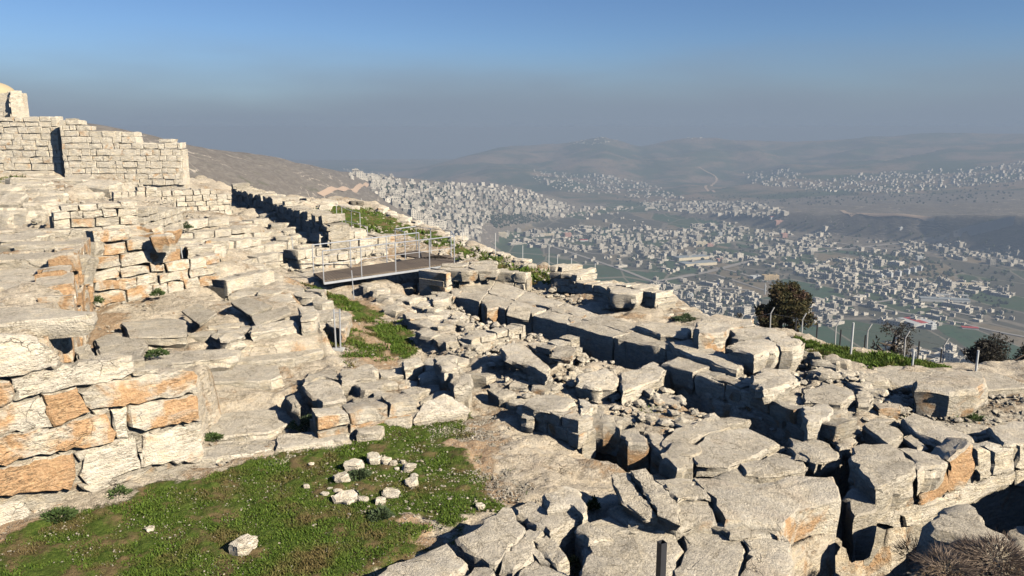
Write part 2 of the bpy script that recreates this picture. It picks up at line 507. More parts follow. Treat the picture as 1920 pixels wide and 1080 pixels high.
M_CONC = simple('post_concrete', (0.42, 0.41, 0.39), 0.85, 0.15, 10, 0.3, 0.004)
M_WIRE = simple('fence_wire', (0.30, 0.30, 0.30), 0.5, 0.1, 5, 0.0, 0.001, 0.5)


def make_far(kind):
    m, t = new_mat(kind)
    g = t.n('ShaderNodeNewGeometry')
    pos = g.outputs['Position']
    n1 = t.noise(pos, 0.004, 6, 0.6)
    n2 = t.noise(pos, 0.03, 5, 0.65)
    if kind == 'valley_fields':
        p2 = t.n('ShaderNodeMapping', {'Vector': pos, 'Rotation': (0, 0, 0.55), 'Scale': (0.0105, 0.0042, 0.0)}).outputs[0]
        v = t.n('ShaderNodeTexVoronoi', {'Vector': p2, 'Scale': 1.0, 'Randomness': 0.75}, distance='CHEBYCHEV')
        cr = t.n('ShaderNodeSeparateColor', {0: v.outputs[1]})
        c = t.mix(t.ss(cr.outputs[0], 0.5, 0.62), (0.095, 0.085, 0.066), (0.050, 0.078, 0.032))
        c = t.mix(t.ss(cr.outputs[1], 0.78, 0.8), c, (0.045, 0.085, 0.04))
        c = t.mix(t.ss(cr.outputs[2], 0.84, 0.86), c, (0.22, 0.17, 0.11))
        c = t.mix(t.math('MULTIPLY', t.ss(n2, 0.35, 0.7), 0.5), c, (0.085, 0.085, 0.05))
        fe = t.n('ShaderNodeTexVoronoi', {'Vector': p2, 'Scale': 1.0, 'Randomness': 0.75}, feature='DISTANCE_TO_EDGE', distance='EUCLIDEAN').outputs[0]
        c = t.mix(t.math('MULTIPLY', t.math('SUBTRACT', 1.0, t.ss(fe, 0.012, 0.035)), 0.75), c, (0.24, 0.205, 0.16))
        dots = t.n('ShaderNodeTexVoronoi', {'Vector': pos, 'Scale': 0.085}).outputs[0]
        c = t.mix(t.math('MULTIPLY', t.math('SUBTRACT', 1.0, t.ss(dots, 0.18, 0.32)), t.ss(n1, 0.5, 0.58)), c, (0.03, 0.042, 0.022))
    elif kind == 'brown_hillside':
        n3 = t.noise(t.vmath('MULTIPLY', pos, (1, 1, 5)), 0.045, 8, 0.72, 1.2)
        c = t.mix(t.ss(n3, 0.40, 0.62), (0.135, 0.112, 0.088), (0.195, 0.168, 0.135))
        c = t.mix(t.ss(n2, 0.56, 0.72), c, (0.10, 0.095, 0.05))
        # pale terrace walls following the contours
        zz = t.n('ShaderNodeSeparateXYZ', {0: pos}).outputs[2]
        st = t.math('FRACT', t.math('MULTIPLY_ADD', t.noise(pos, 0.01, 4), 9.0, t.math('MULTIPLY', zz, 0.11)))
        ln = t.math('MULTIPLY', t.math('SUBTRACT', 1.0, t.ss(st, 0.05, 0.17)), t.ss(t.noise(pos, 0.014, 4), 0.50, 0.62))
        c = t.mix(t.math('MULTIPLY', ln, 0.8), c, (0.50, 0.42, 0.33))
        spk = t.noise(pos, 0.25, 4, 0.7)
        c = t.mix(t.ss(spk, 0.60, 0.72), c, (0.36, 0.30, 0.23))
    else:
        n3 = t.noise(t.vmath('MULTIPLY', pos, (1, 1, 3)), 0.0022, 7, 0.65, 0.6)
        c = t.mix(t.ss(n3, 0.42, 0.6), (0.055, 0.075, 0.035), (0.23, 0.165, 0.11))
        c = t.mix(t.ss(n2, 0.5, 0.75), c, (0.05, 0.06, 0.03))
    return finish(m, t, c, 0.95, n2, 3.0, 0.6, 0.05)


M_FIELD = make_far('valley_fields')
M_HILL = make_far('brown_hillside')
M_FARH = make_far('distant_hills')
M_ROAD = simple('dusty_road', (0.30, 0.27, 0.235), 0.9, 0.15, 0.05, 0, 0.01)
M_TRACK = simple('earth_track', (0.46, 0.33, 0.23), 0.9, 0.15, 0.05, 0, 0.01)


def wall_mat(name, col, var=0.3):
    m, t = new_mat(name)
    g = t.n('ShaderNodeNewGeometry')
    oi = t.n('ShaderNodeObjectInfo').outputs['Random']
    k = t.math('MULTIPLY_ADD', t.math('FRACT', t.math('ADD', g.outputs['Random Per Island'], oi)), var * 2, 1 - var)
    c = t.mix(1.0, col, t.n('ShaderNodeCombineColor', {0: k, 1: t.math('MULTIPLY', k, 0.985), 2: t.math('MULTIPLY', k, 0.96)}).outputs[0], 'MULTIPLY')
    return finish(m, t, c, 0.85, None)


M_HOUSE = wall_mat('pale_house_walls', (0.50, 0.46, 0.395), 0.42)
M_WINDOW = simple('dark_window_glass', (0.03, 0.035, 0.04), 0.2, 0.1, 1, 0, 0.01, 0, 0.5)
M_RED = simple('red_roof', (0.42, 0.06, 0.05), 0.7, 0.15, 0.1, 0)
M_PINK = simple('pink_plaster', (0.52, 0.30, 0.24), 0.8, 0.1, 0.1, 0)
M_YELLOW = simple('ochre_plaster', (0.46, 0.34, 0.19), 0.8, 0.1, 0.1, 0)
M_CREAM = simple('cream_plaster', (0.62, 0.53, 0.38), 0.8, 0.1, 0.1, 0)
M_GREYROOF = simple('grey_metal_roof', (0.30, 0.32, 0.32), 0.6, 0.1, 0.1, 0)
M_BLUE = simple('blue_panels', (0.03, 0.06, 0.22), 0.4, 0.1, 0.1, 0)

# ---------------------------------------------------------------- objects


def setp(o, label=None, cat=None, group=None, kind=None):
    if label: o['label'] = label
    if cat: o['category'] = cat
    if group: o['group'] = group
    if kind: o['kind'] = kind
    return o


def link(name, me, mat=None, parent=None, loc=(0, 0, 0)):
    o = bpy.data.objects.new(name, me)
    if mat is not None and me is not None:
        for mm in (mat if isinstance(mat, (list, tuple)) else [mat]): me.materials.append(mm)
    S.collection.objects.link(o)
    if parent is not None:
        o.parent = parent
        o.location = Vector(loc) - parent.location if parent.rotation_euler.z == 0 else Vector(loc)
    else:
        o.location = loc
    return o


def thing(name, label, cat, loc, group=None):
    o = bpy.data.objects.new(name, None)
    o.empty_display_size = 0.2
    S.collection.objects.link(o)
    o.location = loc
    return setp(o, label, cat, group)


def np_mesh(name, verts, faces, mats=None, smooth=True, midx=None):
    """verts (n,3), faces (m,k) all of the same size"""
    me = bpy.data.meshes.new(name)
    verts = np.asarray(verts, np.float32); faces = np.asarray(faces, np.int32)
    m, k = faces.shape
    me.vertices.add(len(verts)); me.vertices.foreach_set('co', verts.ravel())
    me.loops.add(m * k); me.loops.foreach_set('vertex_index', faces.ravel())
    me.polygons.add(m); me.polygons.foreach_set('loop_start', np.arange(0, m * k, k, dtype=np.int32))
    if midx is not None: me.polygons.foreach_set('material_index', np.asarray(midx, np.int32))
    me.polygons.foreach_set('use_smooth', np.full(m, smooth))
    me.update(calc_edges=True)
    return me


def frame_of(n):
    n = Vector(n).normalized()
    u = Vector((0, 0, 1)).cross(n)
    if u.length < 0.3: u = Vector((1, 0, 0))
    u.normalize()
    return u, n.cross(u), n


_seed = [0]


def stone_mesh(poly, n, thick, seg=0.16, bevel=0.03, rough=0.02, name='stone'):
    """a stone: the outline (3D points on the visible face) pushed back by thick, rough and chipped"""
    _seed[0] += 1
    sd_ = _seed[0]
    rs = np.random.RandomState(sd_)
    u, v, n = frame_of(n)
    c = Vector((0, 0, 0))
    for p in poly: c += Vector(p)
    c /= len(poly)
    q = [((Vector(p) - c).dot(u), (Vector(p) - c).dot(v)) for p in poly]
    area = sum(q[i][0] * q[(i + 1) % len(q)][1] - q[(i + 1) % len(q)][0] * q[i][1] for i in range(len(q)))
    if area < 0: q.reverse()
    size = math.sqrt(abs(area) / 2)
    seg = max(seg, size / 7)
    pts = []
    for i in range(len(q)):
        a, b = q[i], q[(i + 1) % len(q)]
        L = math.hypot(b[0] - a[0], b[1] - a[1])
        k = max(1, int(round(L / seg)))
        for j in range(k):
            f = j / k
            pts.append((a[0] + (b[0] - a[0]) * f, a[1] + (b[1] - a[1]) * f))
    A = np.array(pts)
    m = len(A)
    if m > 5:   # soften the corners a little
        A = 0.90 * A + 0.05 * np.roll(A, 1, 0) + 0.05 * np.roll(A, -1, 0)
    A = A + rs.uniform(-1, 1, A.shape) * min(rough * 1.1, size * 0.06)
    ang = np.arctan2(A[:, 1], A[:, 0])
    rad_ = np.maximum(np.hypot(A[:, 0], A[:, 1]), 1e-4)

    def ring(inset, depth, jit):
        k = np.clip(1 - inset / rad_, 0.2, 1.5)
        kk = k[:, None]
        return np.column_stack([A * kk + rs.uniform(-1, 1, A.shape) * jit * 0.6, -depth + rs.uniform(-1, 1, m) * jit])
    bevel = min(bevel, size * 0.12, thick * 0.3)
    rough = min(rough, size * 0.07)
    wob = lambda k: 0.5 * (vnoise(ang * 1.3 + sd_ * 3.1 + k, np.full(m, k * 1.7), seed=sd_) + vnoise(ang * 2.6 + k, np.full(m, k * 2.7 + 5), seed=sd_ + 1))
    amp = min(0.085 * size, 0.07, thick * 0.25) * min(1.0, 0.5 + rough * 14)
    rings = [ring(0.05 * size + amp * (1 + wob(1.0)), thick, 0), ring(amp * (0.5 + 1.3 * wob(2.3)), thick * 0.66, rough), ring(amp * (0.1 + 1.3 * wob(3.1)), thick * 0.36, rough), ring(amp * 0.6 * wob(4.4), thick * 0.15, rough),
             ring(0, bevel * 1.1, rough * 0.35), ring(bevel * 0.8, bevel * 0.12, rough * 0.2)]
    avr = rad_.mean()
    for f in (0.66, 0.34):
        rr_ = ring(0, 0, 0)
        rr_[:, :2] = A * f
        rings.append(rr_)
    V = np.vstack(rings + [np.array([[0, 0, 0.0]])])
    # gentle unevenness of the face
    top = V[:, 2] > -bevel * 0.5
    V[top, 2] += rough * 0.9 * fbm(V[top, 0] * 2.3 / max(size, 0.3) + sd_, V[top, 1] * 2.3 / max(size, 0.3), octv=3, seed=sd_)
    V[:, 0] += rough * 0.7 * vnoise(V[:, 2] * 4, V[:, 1] * 4, seed=sd_ + 3)
    V[:, 1] += rough * 0.7 * vnoise(V[:, 2] * 4 + 9, V[:, 0] * 4, seed=sd_ + 4)
    faces = []
    nr = len(rings)
    for r_ in range(nr - 1):
        a0, b0 = r_ * m, (r_ + 1) * m
        for i in range(m):
            j = (i + 1) % m
            faces.append((a0 + i, a0 + j, b0 + j, b0 + i))
    o = (nr - 1) * m
    ci = nr * m
    for i in range(m):
        faces.append((o + i, o + (i + 1) % m, ci))
    faces.append(tuple(range(m - 1, -1, -1)))
    Mx = np.array([u[:], v[:], n[:]])
    Wd = V @ Mx
    me = bpy.data.meshes.new(name)
    me.from_pydata([tuple(p) for p in Wd], [], faces)
    me.shade_smooth()
    me.set_sharp_from_angle(angle=rad(28))
    return me, c


def tint(o, stain=None, grey=None, bright=None):
    o.color = (R.choice([0, 0, 0.1, 0.2, 0.4]) if stain is None else stain, R.uniform(0.5, 1.0) if grey is None else grey,
               R.uniform(0.84, 1.06) if bright is None else bright, 1)
    return o


def stone(poly, n, thick, parent=None, name='stone', seg=0.16, bevel=0.03, rough=0.02, **k):
    me, c = stone_mesh(poly, n, thick, seg, bevel, rough, name)
    return tint(link(name, me, M_STONE, parent, c), **k)


# ---------------------------------------------------------------- hilltop ground mesh
GRASS = []   # (polygon, strength, soft)
DIRT = []


def area(lst, px, s=1.0, soft=0.5, z=None):
    lst.append((wpoly(px, z), s, soft))


area(GRASS, [(-250, 1060), (0, 990), (150, 965), (270, 912), (385, 872), (480, 862), (600, 835), (760, 795), (890, 768), (870, 830), (900, 880), (960, 935), (1000, 945), (860, 1010), (700, 1075), (600, 1200), (-300, 1250)], 1.0, 0.5)
area(GRASS, [(690, 615), (770, 605), (790, 640), (770, 680), (715, 670)], 1.0, 0.5)
area(GRASS, [(560, 530), (640, 545), (740, 600), (700, 615), (640, 590), (570, 560)], 0.9, 0.8)
area(GRASS, [(620, 600), (700, 620), (720, 680), (640, 690)], 0.62, 0.6)
area(GRASS, [(590, 392), (690, 389), (760, 420), (860, 455), (940, 485), (1040, 515), (1120, 535), (1090, 548), (990, 530), (900, 505), (850, 476), (770, 452), (690, 438), (610, 415)], 1.2, 1.2)
area(GRASS, [(1080, 512), (1140, 520), (1130, 535), (1080, 530)], 0.9, 0.5)
area(GRASS, [(1490, 625), (1600, 655), (1780, 690), (1760, 698), (1600, 686), (1510, 668)], 1.1, 0.5)
area(GRASS, [(1130, 740), (1175, 745), (1170, 770), (1140, 765)], 0.8, 0.3)
area(GRASS, [(1800, 780), (1870, 785), (1850, 815), (1810, 812)], 0.9, 0.3)
area(GRASS, [(1190, 765), (1260, 760), (1290, 790), (1210, 800)], 0.5, 0.3)
area(GRASS, [(420, 520), (560, 500), (560, 525), (440, 545)], 0.4, 0.5)
area(DIRT, [(830, 790), (930, 770), (960, 850), (1010, 930), (960, 945), (860, 900), (820, 850)], 1.0, 0.8)
area(DIRT, [(720, 970), (780, 960), (830, 1000), (800, 1010), (730, 990)], 1.3, 0.35)
area(DIRT, [(-250, 1000), (60, 950), (120, 975), (180, 1010), (100, 1060), (-250, 1100)], 0.9, 0.8)
area(DIRT, [(880, 700), (930, 700), (960, 780), (930, 860), (870, 790)], 0.55, 0.6)
area(DIRT, [(1190, 760), (1330, 740), (1400, 780), (1260, 800)], 1.0, 0.4)
area(DIRT, [(560, 540), (700, 560), (780, 640), (740, 700), (620, 690), (640, 600)], 0.8, 0.7)
area(DIRT, [(600, 430), (720, 430), (860, 470), (1000, 520), (930, 540), (800, 490), (640, 470)], 0.5, 0.8)
area(DIRT, [(1840, 695), (1900, 700), (1890, 720), (1850, 715)], 1.0, 0.3)
area(DIRT, [(140, 650), (150, 590), (200, 575), (260, 590), (220, 640)], 0.75, 0.5, -5.0)
area(DIRT, [(1690, 1080), (1700, 1030), (1760, 1010), (2100, 990), (2100, 1200)], 1.0, 0.5)
# bare gap in the grass where the soil shows
SCAR = wpoly([(735, 968), (790, 962), (832, 1003), (815, 1012), (760, 985)])
RING_IN = wpoly([(640, 880), (700, 862), (770, 880), (770, 915), (700, 935), (640, 920)])


def masks(x, y):
    g = np.zeros_like(x); d = np.zeros_like(x)
    wx = x + 0.35 * fbm(x * 1.3, y * 1.3, octv=3, seed=60); wy = y + 0.35 * fbm(x * 1.3, y * 1.3, octv=3, seed=61)
    for lst, arr in ((GRASS, g), (DIRT, d)):
        for poly, s, soft in lst:
            arr[:] = np.maximum(arr, s * (1 - sstep(-soft, soft * 0.5, poly_sd(wx, wy, poly))))
    g *= sstep(-0.12, 0.12, poly_sd(wx, wy, SCAR))
    n = fbm(x * 1.1, y * 1.1, octv=3, seed=66)
    d = np.maximum(d, 0.45 + 0.35 * n - 0.2)
    return np.clip(g, 0, 1.2), np.clip(d, 0, 1.3)


def build_ground():
    naz, nr_ = 560, 480
    az = np.linspace(rad(-50), rad(50), naz)
    rr_ = np.concatenate([np.geomspace(2.0, 7.9, 30, endpoint=False), np.geomspace(7.9, 26, 300, endpoint=False), np.geomspace(26, 110, nr_ - 330)])
    Rg, Ag = np.meshgrid(rr_, az, indexing='ij')
    X, Y = Rg * np.sin(Ag), Rg * np.cos(Ag)
    Z = Gz(X, Y)
    g, d = masks(X, Y)
    soil = np.clip(np.maximum(g, d * 0.7), 0, 1)
    # bedded rock: broad slabs with small steps, rough soil and grass
    th = 0.35
    sx = X * math.cos(th) + Y * math.sin(th); sy = -X * math.sin(th) + Y * math.cos(th)
    bed = fbm(sx * 0.8, sy * 1.7, octv=4, seed=3) * 0.14
    stp = np.floor(bed / 0.045) * 0.045
    fr = (bed - stp) / 0.045
    bed = stp + 0.045 * sstep(0.75, 1.0, fr)
    Z = Z + (1 - soil) * bed + 0.03 * fbm(X * 3, Y * 3, octv=4, seed=4) + soil * 0.03 * fbm(X * 7, Y * 7, octv=3, seed=8)
    over = Rg - np.interp(Ag, E_AZ, E_R)
    Z += 0.25 * fbm(X * 0.7, Y * 0.7, octv=4, seed=12) * sstep(20, 30, Rg)
    idx = np.arange(nr_ * naz).reshape(nr_, naz)
    F = np.stack([idx[:-1, :-1], idx[:-1, 1:], idx[1:, 1:], idx[1:, :-1]], -1).reshape(-1, 4)[:, ::-1]
    me = np_mesh('ground', np.stack([X, Y, Z], -1).reshape(-1, 3), F)
    for nm, arr in (('grass', g), ('dirt', d)):
        a = me.attributes.new(nm, 'FLOAT', 'POINT')
        a.data.foreach_set('value', arr.astype(np.float32).ravel())
    o = link('ground', me, M_GROUND)
    setp(o, 'pale bedrock, soil and grass of the ruined hilltop', None, None, 'structure')




def build_far():
    def patch(name, r0, r1, n, mat, a0=-62, a1=62, cut=None):
        az = np.linspace(rad(a0), rad(a1), 460)
        rr_ = np.geomspace(r0, r1, n)
        Rg, Ag = np.meshgrid(rr_, az, indexing='ij')
        X, Y = Rg * np.sin(Ag), Rg * np.cos(Ag)
        re = np.interp(Ag, E_AZ, E_R)
        slope = -4.5 - EDGE_SLOPE * (Rg - re) * 0.98 - 0.04 * (Rg - re) + 3.0 * fbm(X / 40, Y / 40, octv=4, seed=90) * sstep(110, 200, Rg) - 1.5 * (1 - sstep(98, 125, Rg))
        Z = np.maximum(Hfar(X, Y), slope)
        idx = np.arange(n * 460).reshape(n, 460)
        F = np.stack([idx[:-1, :-1], idx[:-1, 1:], idx[1:, 1:], idx[1:, :-1]], -1).reshape(-1, 4)[:, ::-1]
        zc = Z.ravel()[F].mean(1)
        hb = np.where(zc > FLOOR + 6, 1, 0)
        me = np_mesh(name, np.stack([X, Y, Z], -1).reshape(-1, 3), F, midx=hb if len(mat) > 1 else None)
        return setp(link(name, me, mat), None, None, None, 'structure')
    o = patch('hillside', 98, 720, 130, [M_HILL])
    o['label'] = 'stony brown hillside falling away below the ruins'
    o = patch('valley', 716, 3760, 260, [M_FIELD, M_HILL])
    o['label'] = 'valley floor with green and brown fields'
    o = patch('hills', 3750, 9300, 170, [M_FARH])
    o['label'] = 'distant hills fading into grey haze'


build_far()

# ---------------------------------------------------------------- stone work builders


def px_plane(pts, p0, n):
    """picture points put on the plane through p0 with normal n"""
    out = []
    for a, b in pts:
        r = ray(a, b)
        out.append(r * (p0.dot(n) / r.dot(n)))
    return out


def in_poly(x, y, poly):
    return float(poly_sd(np.array([x]), np.array([y]), poly)[0]) < 0


def centre(pts):
    c = Vector((0, 0, 0))
    for p in pts: c += p
    return c / len(pts)


core_b = [0.7]


def core(name, corners, zb, zt, parent, shrink=0.0):
    """rough infill behind the facing stones; corners = 4 ground points"""
    n = len(corners)
    V = [(p[0], p[1], zb) for p in corners] + [(p[0], p[1], zt) for p in corners]
    F = [tuple(range(n - 1, -1, -1)), tuple(range(n, 2 * n))] + [(i, (i + 1) % n, n + (i + 1) % n, n + i) for i in range(n)]
    c = Vector((sum(p[0] for p in corners) / n, sum(p[1] for p in corners) / n, zb))
    V = [(a - c.x, b - c.y, d - c.z) for a, b, d in V]
    me = bpy.data.meshes.new(name); me.from_pydata(V, [], F)
    o = link(name, me, M_STONE, parent, c)
    return tint(o, 0.3, 0.5, core_b[0])


def wall(label, p0, p1, ztop, course=0.35, lens=(0.35, 0.9), depth=0.5, group=None, parent=None, name='ruined_wall', cat='wall',
         zb=None, jit=0.25, stain=None, grey=None, ragged=0.25, gap=0.009, bright=None, seg=0.2, proud=0.03, maxn=300, plumb=0.0, nrm=None):
    """coursed wall of separate stones. p0, p1 = foot of the visible face (world points); ztop = height or list of (t, z)"""
    p0, p1 = Vector(p0), Vector(p1)
    d = Vector((p1.x - p0.x, p1.y - p0.y, 0)); L = d.length; d.normalize()
    n = Vector((d.y, -d.x, 0))
    mid = (p0 + p1) / 2
    if n.dot(-mid) < 0: n = -n
    if nrm is not None and n.dot(nrm) < 0: n = -n
    tops = ztop if isinstance(ztop, list) else [(0, ztop), (1, ztop)]
    zt = lambda s: float(np.interp(s, [a for a, b in tops], [b for a, b in tops]))
    z0 = min(p0.z, p1.z) if zb is None else zb
    own = parent is None
    if own: parent = thing(name, label, cat, (mid.x, mid.y, z0), group)
    zmax = max(b for a, b in tops)
    z = z0
    k = 0
    while z < zmax - course * 0.35 and k < maxn:
        ch = course * R.uniform(0.8, 1.2)
        x = -R.uniform(0, lens[1] * 0.6)
        while x < L:
            ln = R.uniform(*lens)
            a, b = max(x, 0), min(x + ln, L)
            s = (a + b) / 2 / L
            top = zt(s)
            zg = p0.z + (p1.z - p0.z) * s
            if b - a > lens[0] * 0.45 and z < top - course * (0.3 + ragged * R.random()) and z + ch > zg - 0.1:
                hh = min(ch, top - z + 0.1)
                g = gap
                j = lambda: R.uniform(-1, 1) * course * 0.13 * jit * 2
                off = n * (R.uniform(-1, 1) * proud)
                zz = [(a + g, z + g), (b - g, z + g), (b - g, z + hh - g), (a + g, z + hh - g)]
                pts = [Vector((p0.x, p0.y, 0)) + d * (u + j()) + Vector((0, 0, v + j())) + off - n * plumb * (v - z0) for u, v in zz]
                stone(pts, n + Vector((0, 0, R.uniform(-.05, .05))), depth * R.uniform(0.8, 1.1), parent, seg=seg, bevel=min(0.03, course * .05), rough=0.024, stain=stain, grey=grey, bright=bright)
                k += 1
            x += ln
        z += ch
    # infill
    q = [p0 - n * 0.10, p1 - n * 0.10, p1 - n * (depth * 0.95), p0 - n * (depth * 0.95)]
    core('infill', q, z0 - 0.3, min(b for a, b in tops) - course * 0.6 if min(b for a, b in tops) - course * 0.6 > z0 else z0 + 0.05, parent)
    return parent


def clip_half(poly, mx, my, nx, ny):
    out = []
    for i in range(len(poly)):
        a, b = poly[i], poly[(i + 1) % len(poly)]
        da = (a[0] - mx) * nx + (a[1] - my) * ny
        db = (b[0] - mx) * nx + (b[1] - my) * ny
        if da <= 0: out.append(a)
        if (da < 0) != (db < 0) and da != db:
            f = da / (da - db)
            out.append((a[0] + (b[0] - a[0]) * f, a[1] + (b[1] - a[1]) * f))
    return out


def cells(poly, size, ang=0.0, aniso=1.0, reg=0.3):
    """irregular polygon cells (world x, y) filling a polygon"""
    ca, sa = math.cos(ang), math.sin(ang)
    q = [((x * ca + y * sa) / aniso, -x * sa + y * ca) for x, y in poly]
    x0, x1 = min(a for a, b in q), max(a for a, b in q)
    y0, y1 = min(b for a, b in q), max(b for a, b in q)
    seeds = []
    row = 0
    y = y0
    while y < y1 + size * .5:
        x = x0 + (row % 2) * size * 0.5
        while x < x1 + size * .5:
            sx, sy = x + R.uniform(-1, 1) * size * (0.5 - reg * 0.5), y + R.uniform(-1, 1) * size * (0.5 - reg * 0.5)
            seeds.append((sx, sy)); x += size
        y += size; row += 1
    out = []
    for i, (sx, sy) in enumerate(seeds):
        if not in_poly(sx, sy, q): continue
        e = size * 0.66
        c = [(sx - e, sy - e * .8), (sx - e * .7, sy - e), (sx + e * .8, sy - e), (sx + e, sy - e * .6), (sx + e, sy + e * .8), (sx + e * .7, sy + e), (sx - e * .8, sy + e), (sx - e, sy + e * .6)]
        for j, (tx, ty) in enumerate(seeds):
            if i != j and abs(tx - sx) < size * 2.6 and abs(ty - sy) < size * 2.6:
                c = clip_half(c, (sx + tx) / 2, (sy + ty) / 2, tx - sx, ty - sy)
                if len(c) < 3: break
        if len(c) < 3: continue
        out.append([((x * aniso) * ca - yy * sa, (x * aniso) * sa + yy * ca) for x, yy in c])
    return out


def fill(label, px, size, z=None, h=(0.05, 0.2), ang=-0.8, aniso=1.3, gap=0.035, tilt=0.05, name='stone_paving', cat='paving', parent=None,
         group=None, reg=0.35, thick=None, skip=0.0, seg=0.16, rough=0.03, slope=None, stain=None, grey=None, bright=None, part='stone', wp=None, bevel=0.03):
    """patch of irregular slabs, each its own stone. slope=(gx, gy, x0, y0) adds a common tilt"""
    poly = wp or wpoly(px, z, (h[0] + h[1]) / 2)
    cs = cells(poly, size, ang, aniso, reg)
    if not (thick and thick >= .5):   # soil and chips packed between the slabs
        hm = h[0] * .55 + h[1] * .45 - .07
        PITS.append((poly, None if z is None else z + hm, -hm, -.2))
    cx = sum(p[0] for p in poly) / len(poly); cy = sum(p[1] for p in poly) / len(poly)
    if parent is None:
        zc = z if z is not None else float(Bz(cx, cy))
        parent = thing(name, label, cat, (cx, cy, zc), group)
    for c in cs:
        if R.random() < skip: continue
        mx = sum(p[0] for p in c) / len(c); my = sum(p[1] for p in c) / len(c)
        g = gap * R.uniform(0.6, 1.8)
        sz = max(math.hypot(p[0] - mx, p[1] - my) for p in c)
        k = max(0.4, 1 - g / max(sz, 0.05))
        zt = (float(Bz(mx, my)) if z is None else z) + R.uniform(*h)
        tx, ty = R.uniform(-tilt, tilt), R.uniform(-tilt, tilt)
        if slope: zt += slope[0] * (mx - slope[2]) + slope[1] * (my - slope[3])
        pts = [Vector((mx + (x - mx) * k, my + (y - my) * k, zt + tx * (x - mx) + ty * (y - my))) for x, y in c]
        nn = Vector((-tx, -ty, 1)).normalized()
        stone(pts, nn, thick or (h[1] + R.uniform(0.18, 0.35)), parent, part, seg=seg, rough=rough, bevel=bevel, stain=stain, grey=grey, bright=bright)
    return parent


def strip(label, left, right, h, thick, name='paved_wall', gap=.012, **k):
    """run of long slabs between two lines, like the top of a thick wall"""
    t_ = thing(name, label, 'wall', P(*left[len(left) // 2], None, h))
    for i in range(len(left) - 1):
        q = [P(*left[i], None, h), P(*left[i + 1], None, h), P(*right[i + 1], None, h), P(*right[i], None, h)]
        zz = R.uniform(-.025, .025)
        c = centre(q); d = (q[1] - q[0]).normalized()
        q = [q[0] + d * gap, q[1] - d * gap, q[2] - d * gap, q[3] + d * gap]
        # split across where the wall is wide
        w_ = (q[3] - q[0]).length
        n_ = 2 if w_ > 1.1 else 1
        for j in range(n_):
            f = .5 + R.uniform(-.12, .12)
            a = [q[0], q[1], q[1].lerp(q[2], f - .01), q[0].lerp(q[3], f - .01)] if (n_ == 2 and j == 0) else ([q[0].lerp(q[3], f + .01), q[1].lerp(q[2], f + .01), q[2], q[3]] if n_ == 2 else q)
            z2 = c.z + zz + R.uniform(-.012, .012)
            stone([Vector((p.x, p.y, z2)) for p in a], Vector((R.uniform(-.015, .015), R.uniform(-.015, .015), 1)), thick, t_, 'slab', seg=.16, rough=.03, bevel=.025, **k)
    return t_


def slab(label, px, z=None, h=0.3, thick=0.35, name='limestone_block', cat='stone block', tilt=(0, 0), seg=0.13, rough=0.03, bevel=0.05, group=None, parent=None, **k):
    """one block whose top outline is read off the picture; tilt = rise per metre along x and y"""
    n = Vector((-tilt[0], -tilt[1], 1)).normalized()
    pts0 = [P(a, b, z, h) for a, b in px]
    c0 = centre(pts0)
    pts = px_plane(px, c0, n)
    o = stone(pts, n, thick, parent, name, seg=seg, rough=rough, bevel=bevel, **k)
    if parent is None: setp(o, label, cat, group)
    return o


def rubble(label, px, n, smin, smax, z=None, h=0.0, name='loose_rubble', cat='rubble', wp=None, col=M_STONE, seed=1, ground=True, sink=0.25, bright=0.84, stain=.35):
    """small broken stones lying loose, too many to count"""
    rs = np.random.RandomState(seed)
    poly = wp or wpoly(px, z, h)
    xs = [p[0] for p in poly]; ys = [p[1] for p in poly]
    ph = (1 + 5 ** .5) / 2
    bv = np.array([(-1, ph, 0), (1, ph, 0), (-1, -ph, 0), (1, -ph, 0), (0, -1, ph), (0, 1, ph), (0, -1, -ph), (0, 1, -ph), (ph, 0, -1), (ph, 0, 1), (-ph, 0, -1), (-ph, 0, 1)]) / 1.9
    bf = np.array([(0, 11, 5), (0, 5, 1), (0, 1, 7), (0, 7, 10), (0, 10, 11), (1, 5, 9), (5, 11, 4), (11, 10, 2), (10, 7, 6), (7, 1, 8), (3, 9, 4), (3, 4, 2), (3, 2, 6), (3, 6, 8), (3, 8, 9), (4, 9, 5), (2, 4, 11), (6, 2, 10), (8, 6, 7), (9, 8, 1)])
    X = rs.uniform(min(xs), max(xs), n * 3); Y = rs.uniform(min(ys), max(ys), n * 3)
    ok = poly_sd(X, Y, poly) < 0.15 * rs.randn(n * 3)
    X, Y = X[ok][:n], Y[ok][:n]
    m = len(X)
    s = smin * (smax / smin) ** (rs.random(m) ** 2.2)
    Z = (Gz(X, Y) if ground else np.full(m, z)) + h + s * (0.5 - sink)
    V = bv[None] * (1 + rs.uniform(-0.32, 0.32, (m, 12, 3)))
    V = V * np.stack([s * rs.uniform(.7, 1.3, m), s * rs.uniform(.7, 1.3, m), s * rs.uniform(.45, .85, m)], -1)[:, None] * 0.55
    a = rs.uniform(0, 6.28, m)
    ca, sa = np.cos(a)[:, None], np.sin(a)[:, None]
    x = V[..., 0] * ca - V[..., 1] * sa; y = V[..., 0] * sa + V[..., 1] * ca
    V = np.stack([x + X[:, None], y + Y[:, None], V[..., 2] + Z[:, None]], -1)
    F = (bf[None] + (np.arange(m) * 12)[:, None, None]).reshape(-1, 3)
    c = V.reshape(-1, 3).mean(0)
    me = np_mesh(name, V.reshape(-1, 3) - c, F, smooth=False)
    o = link(name, me, col, None, tuple(c))
    tint(o, stain, 0.6, bright)
    return setp(o, label, cat, None, 'stuff')


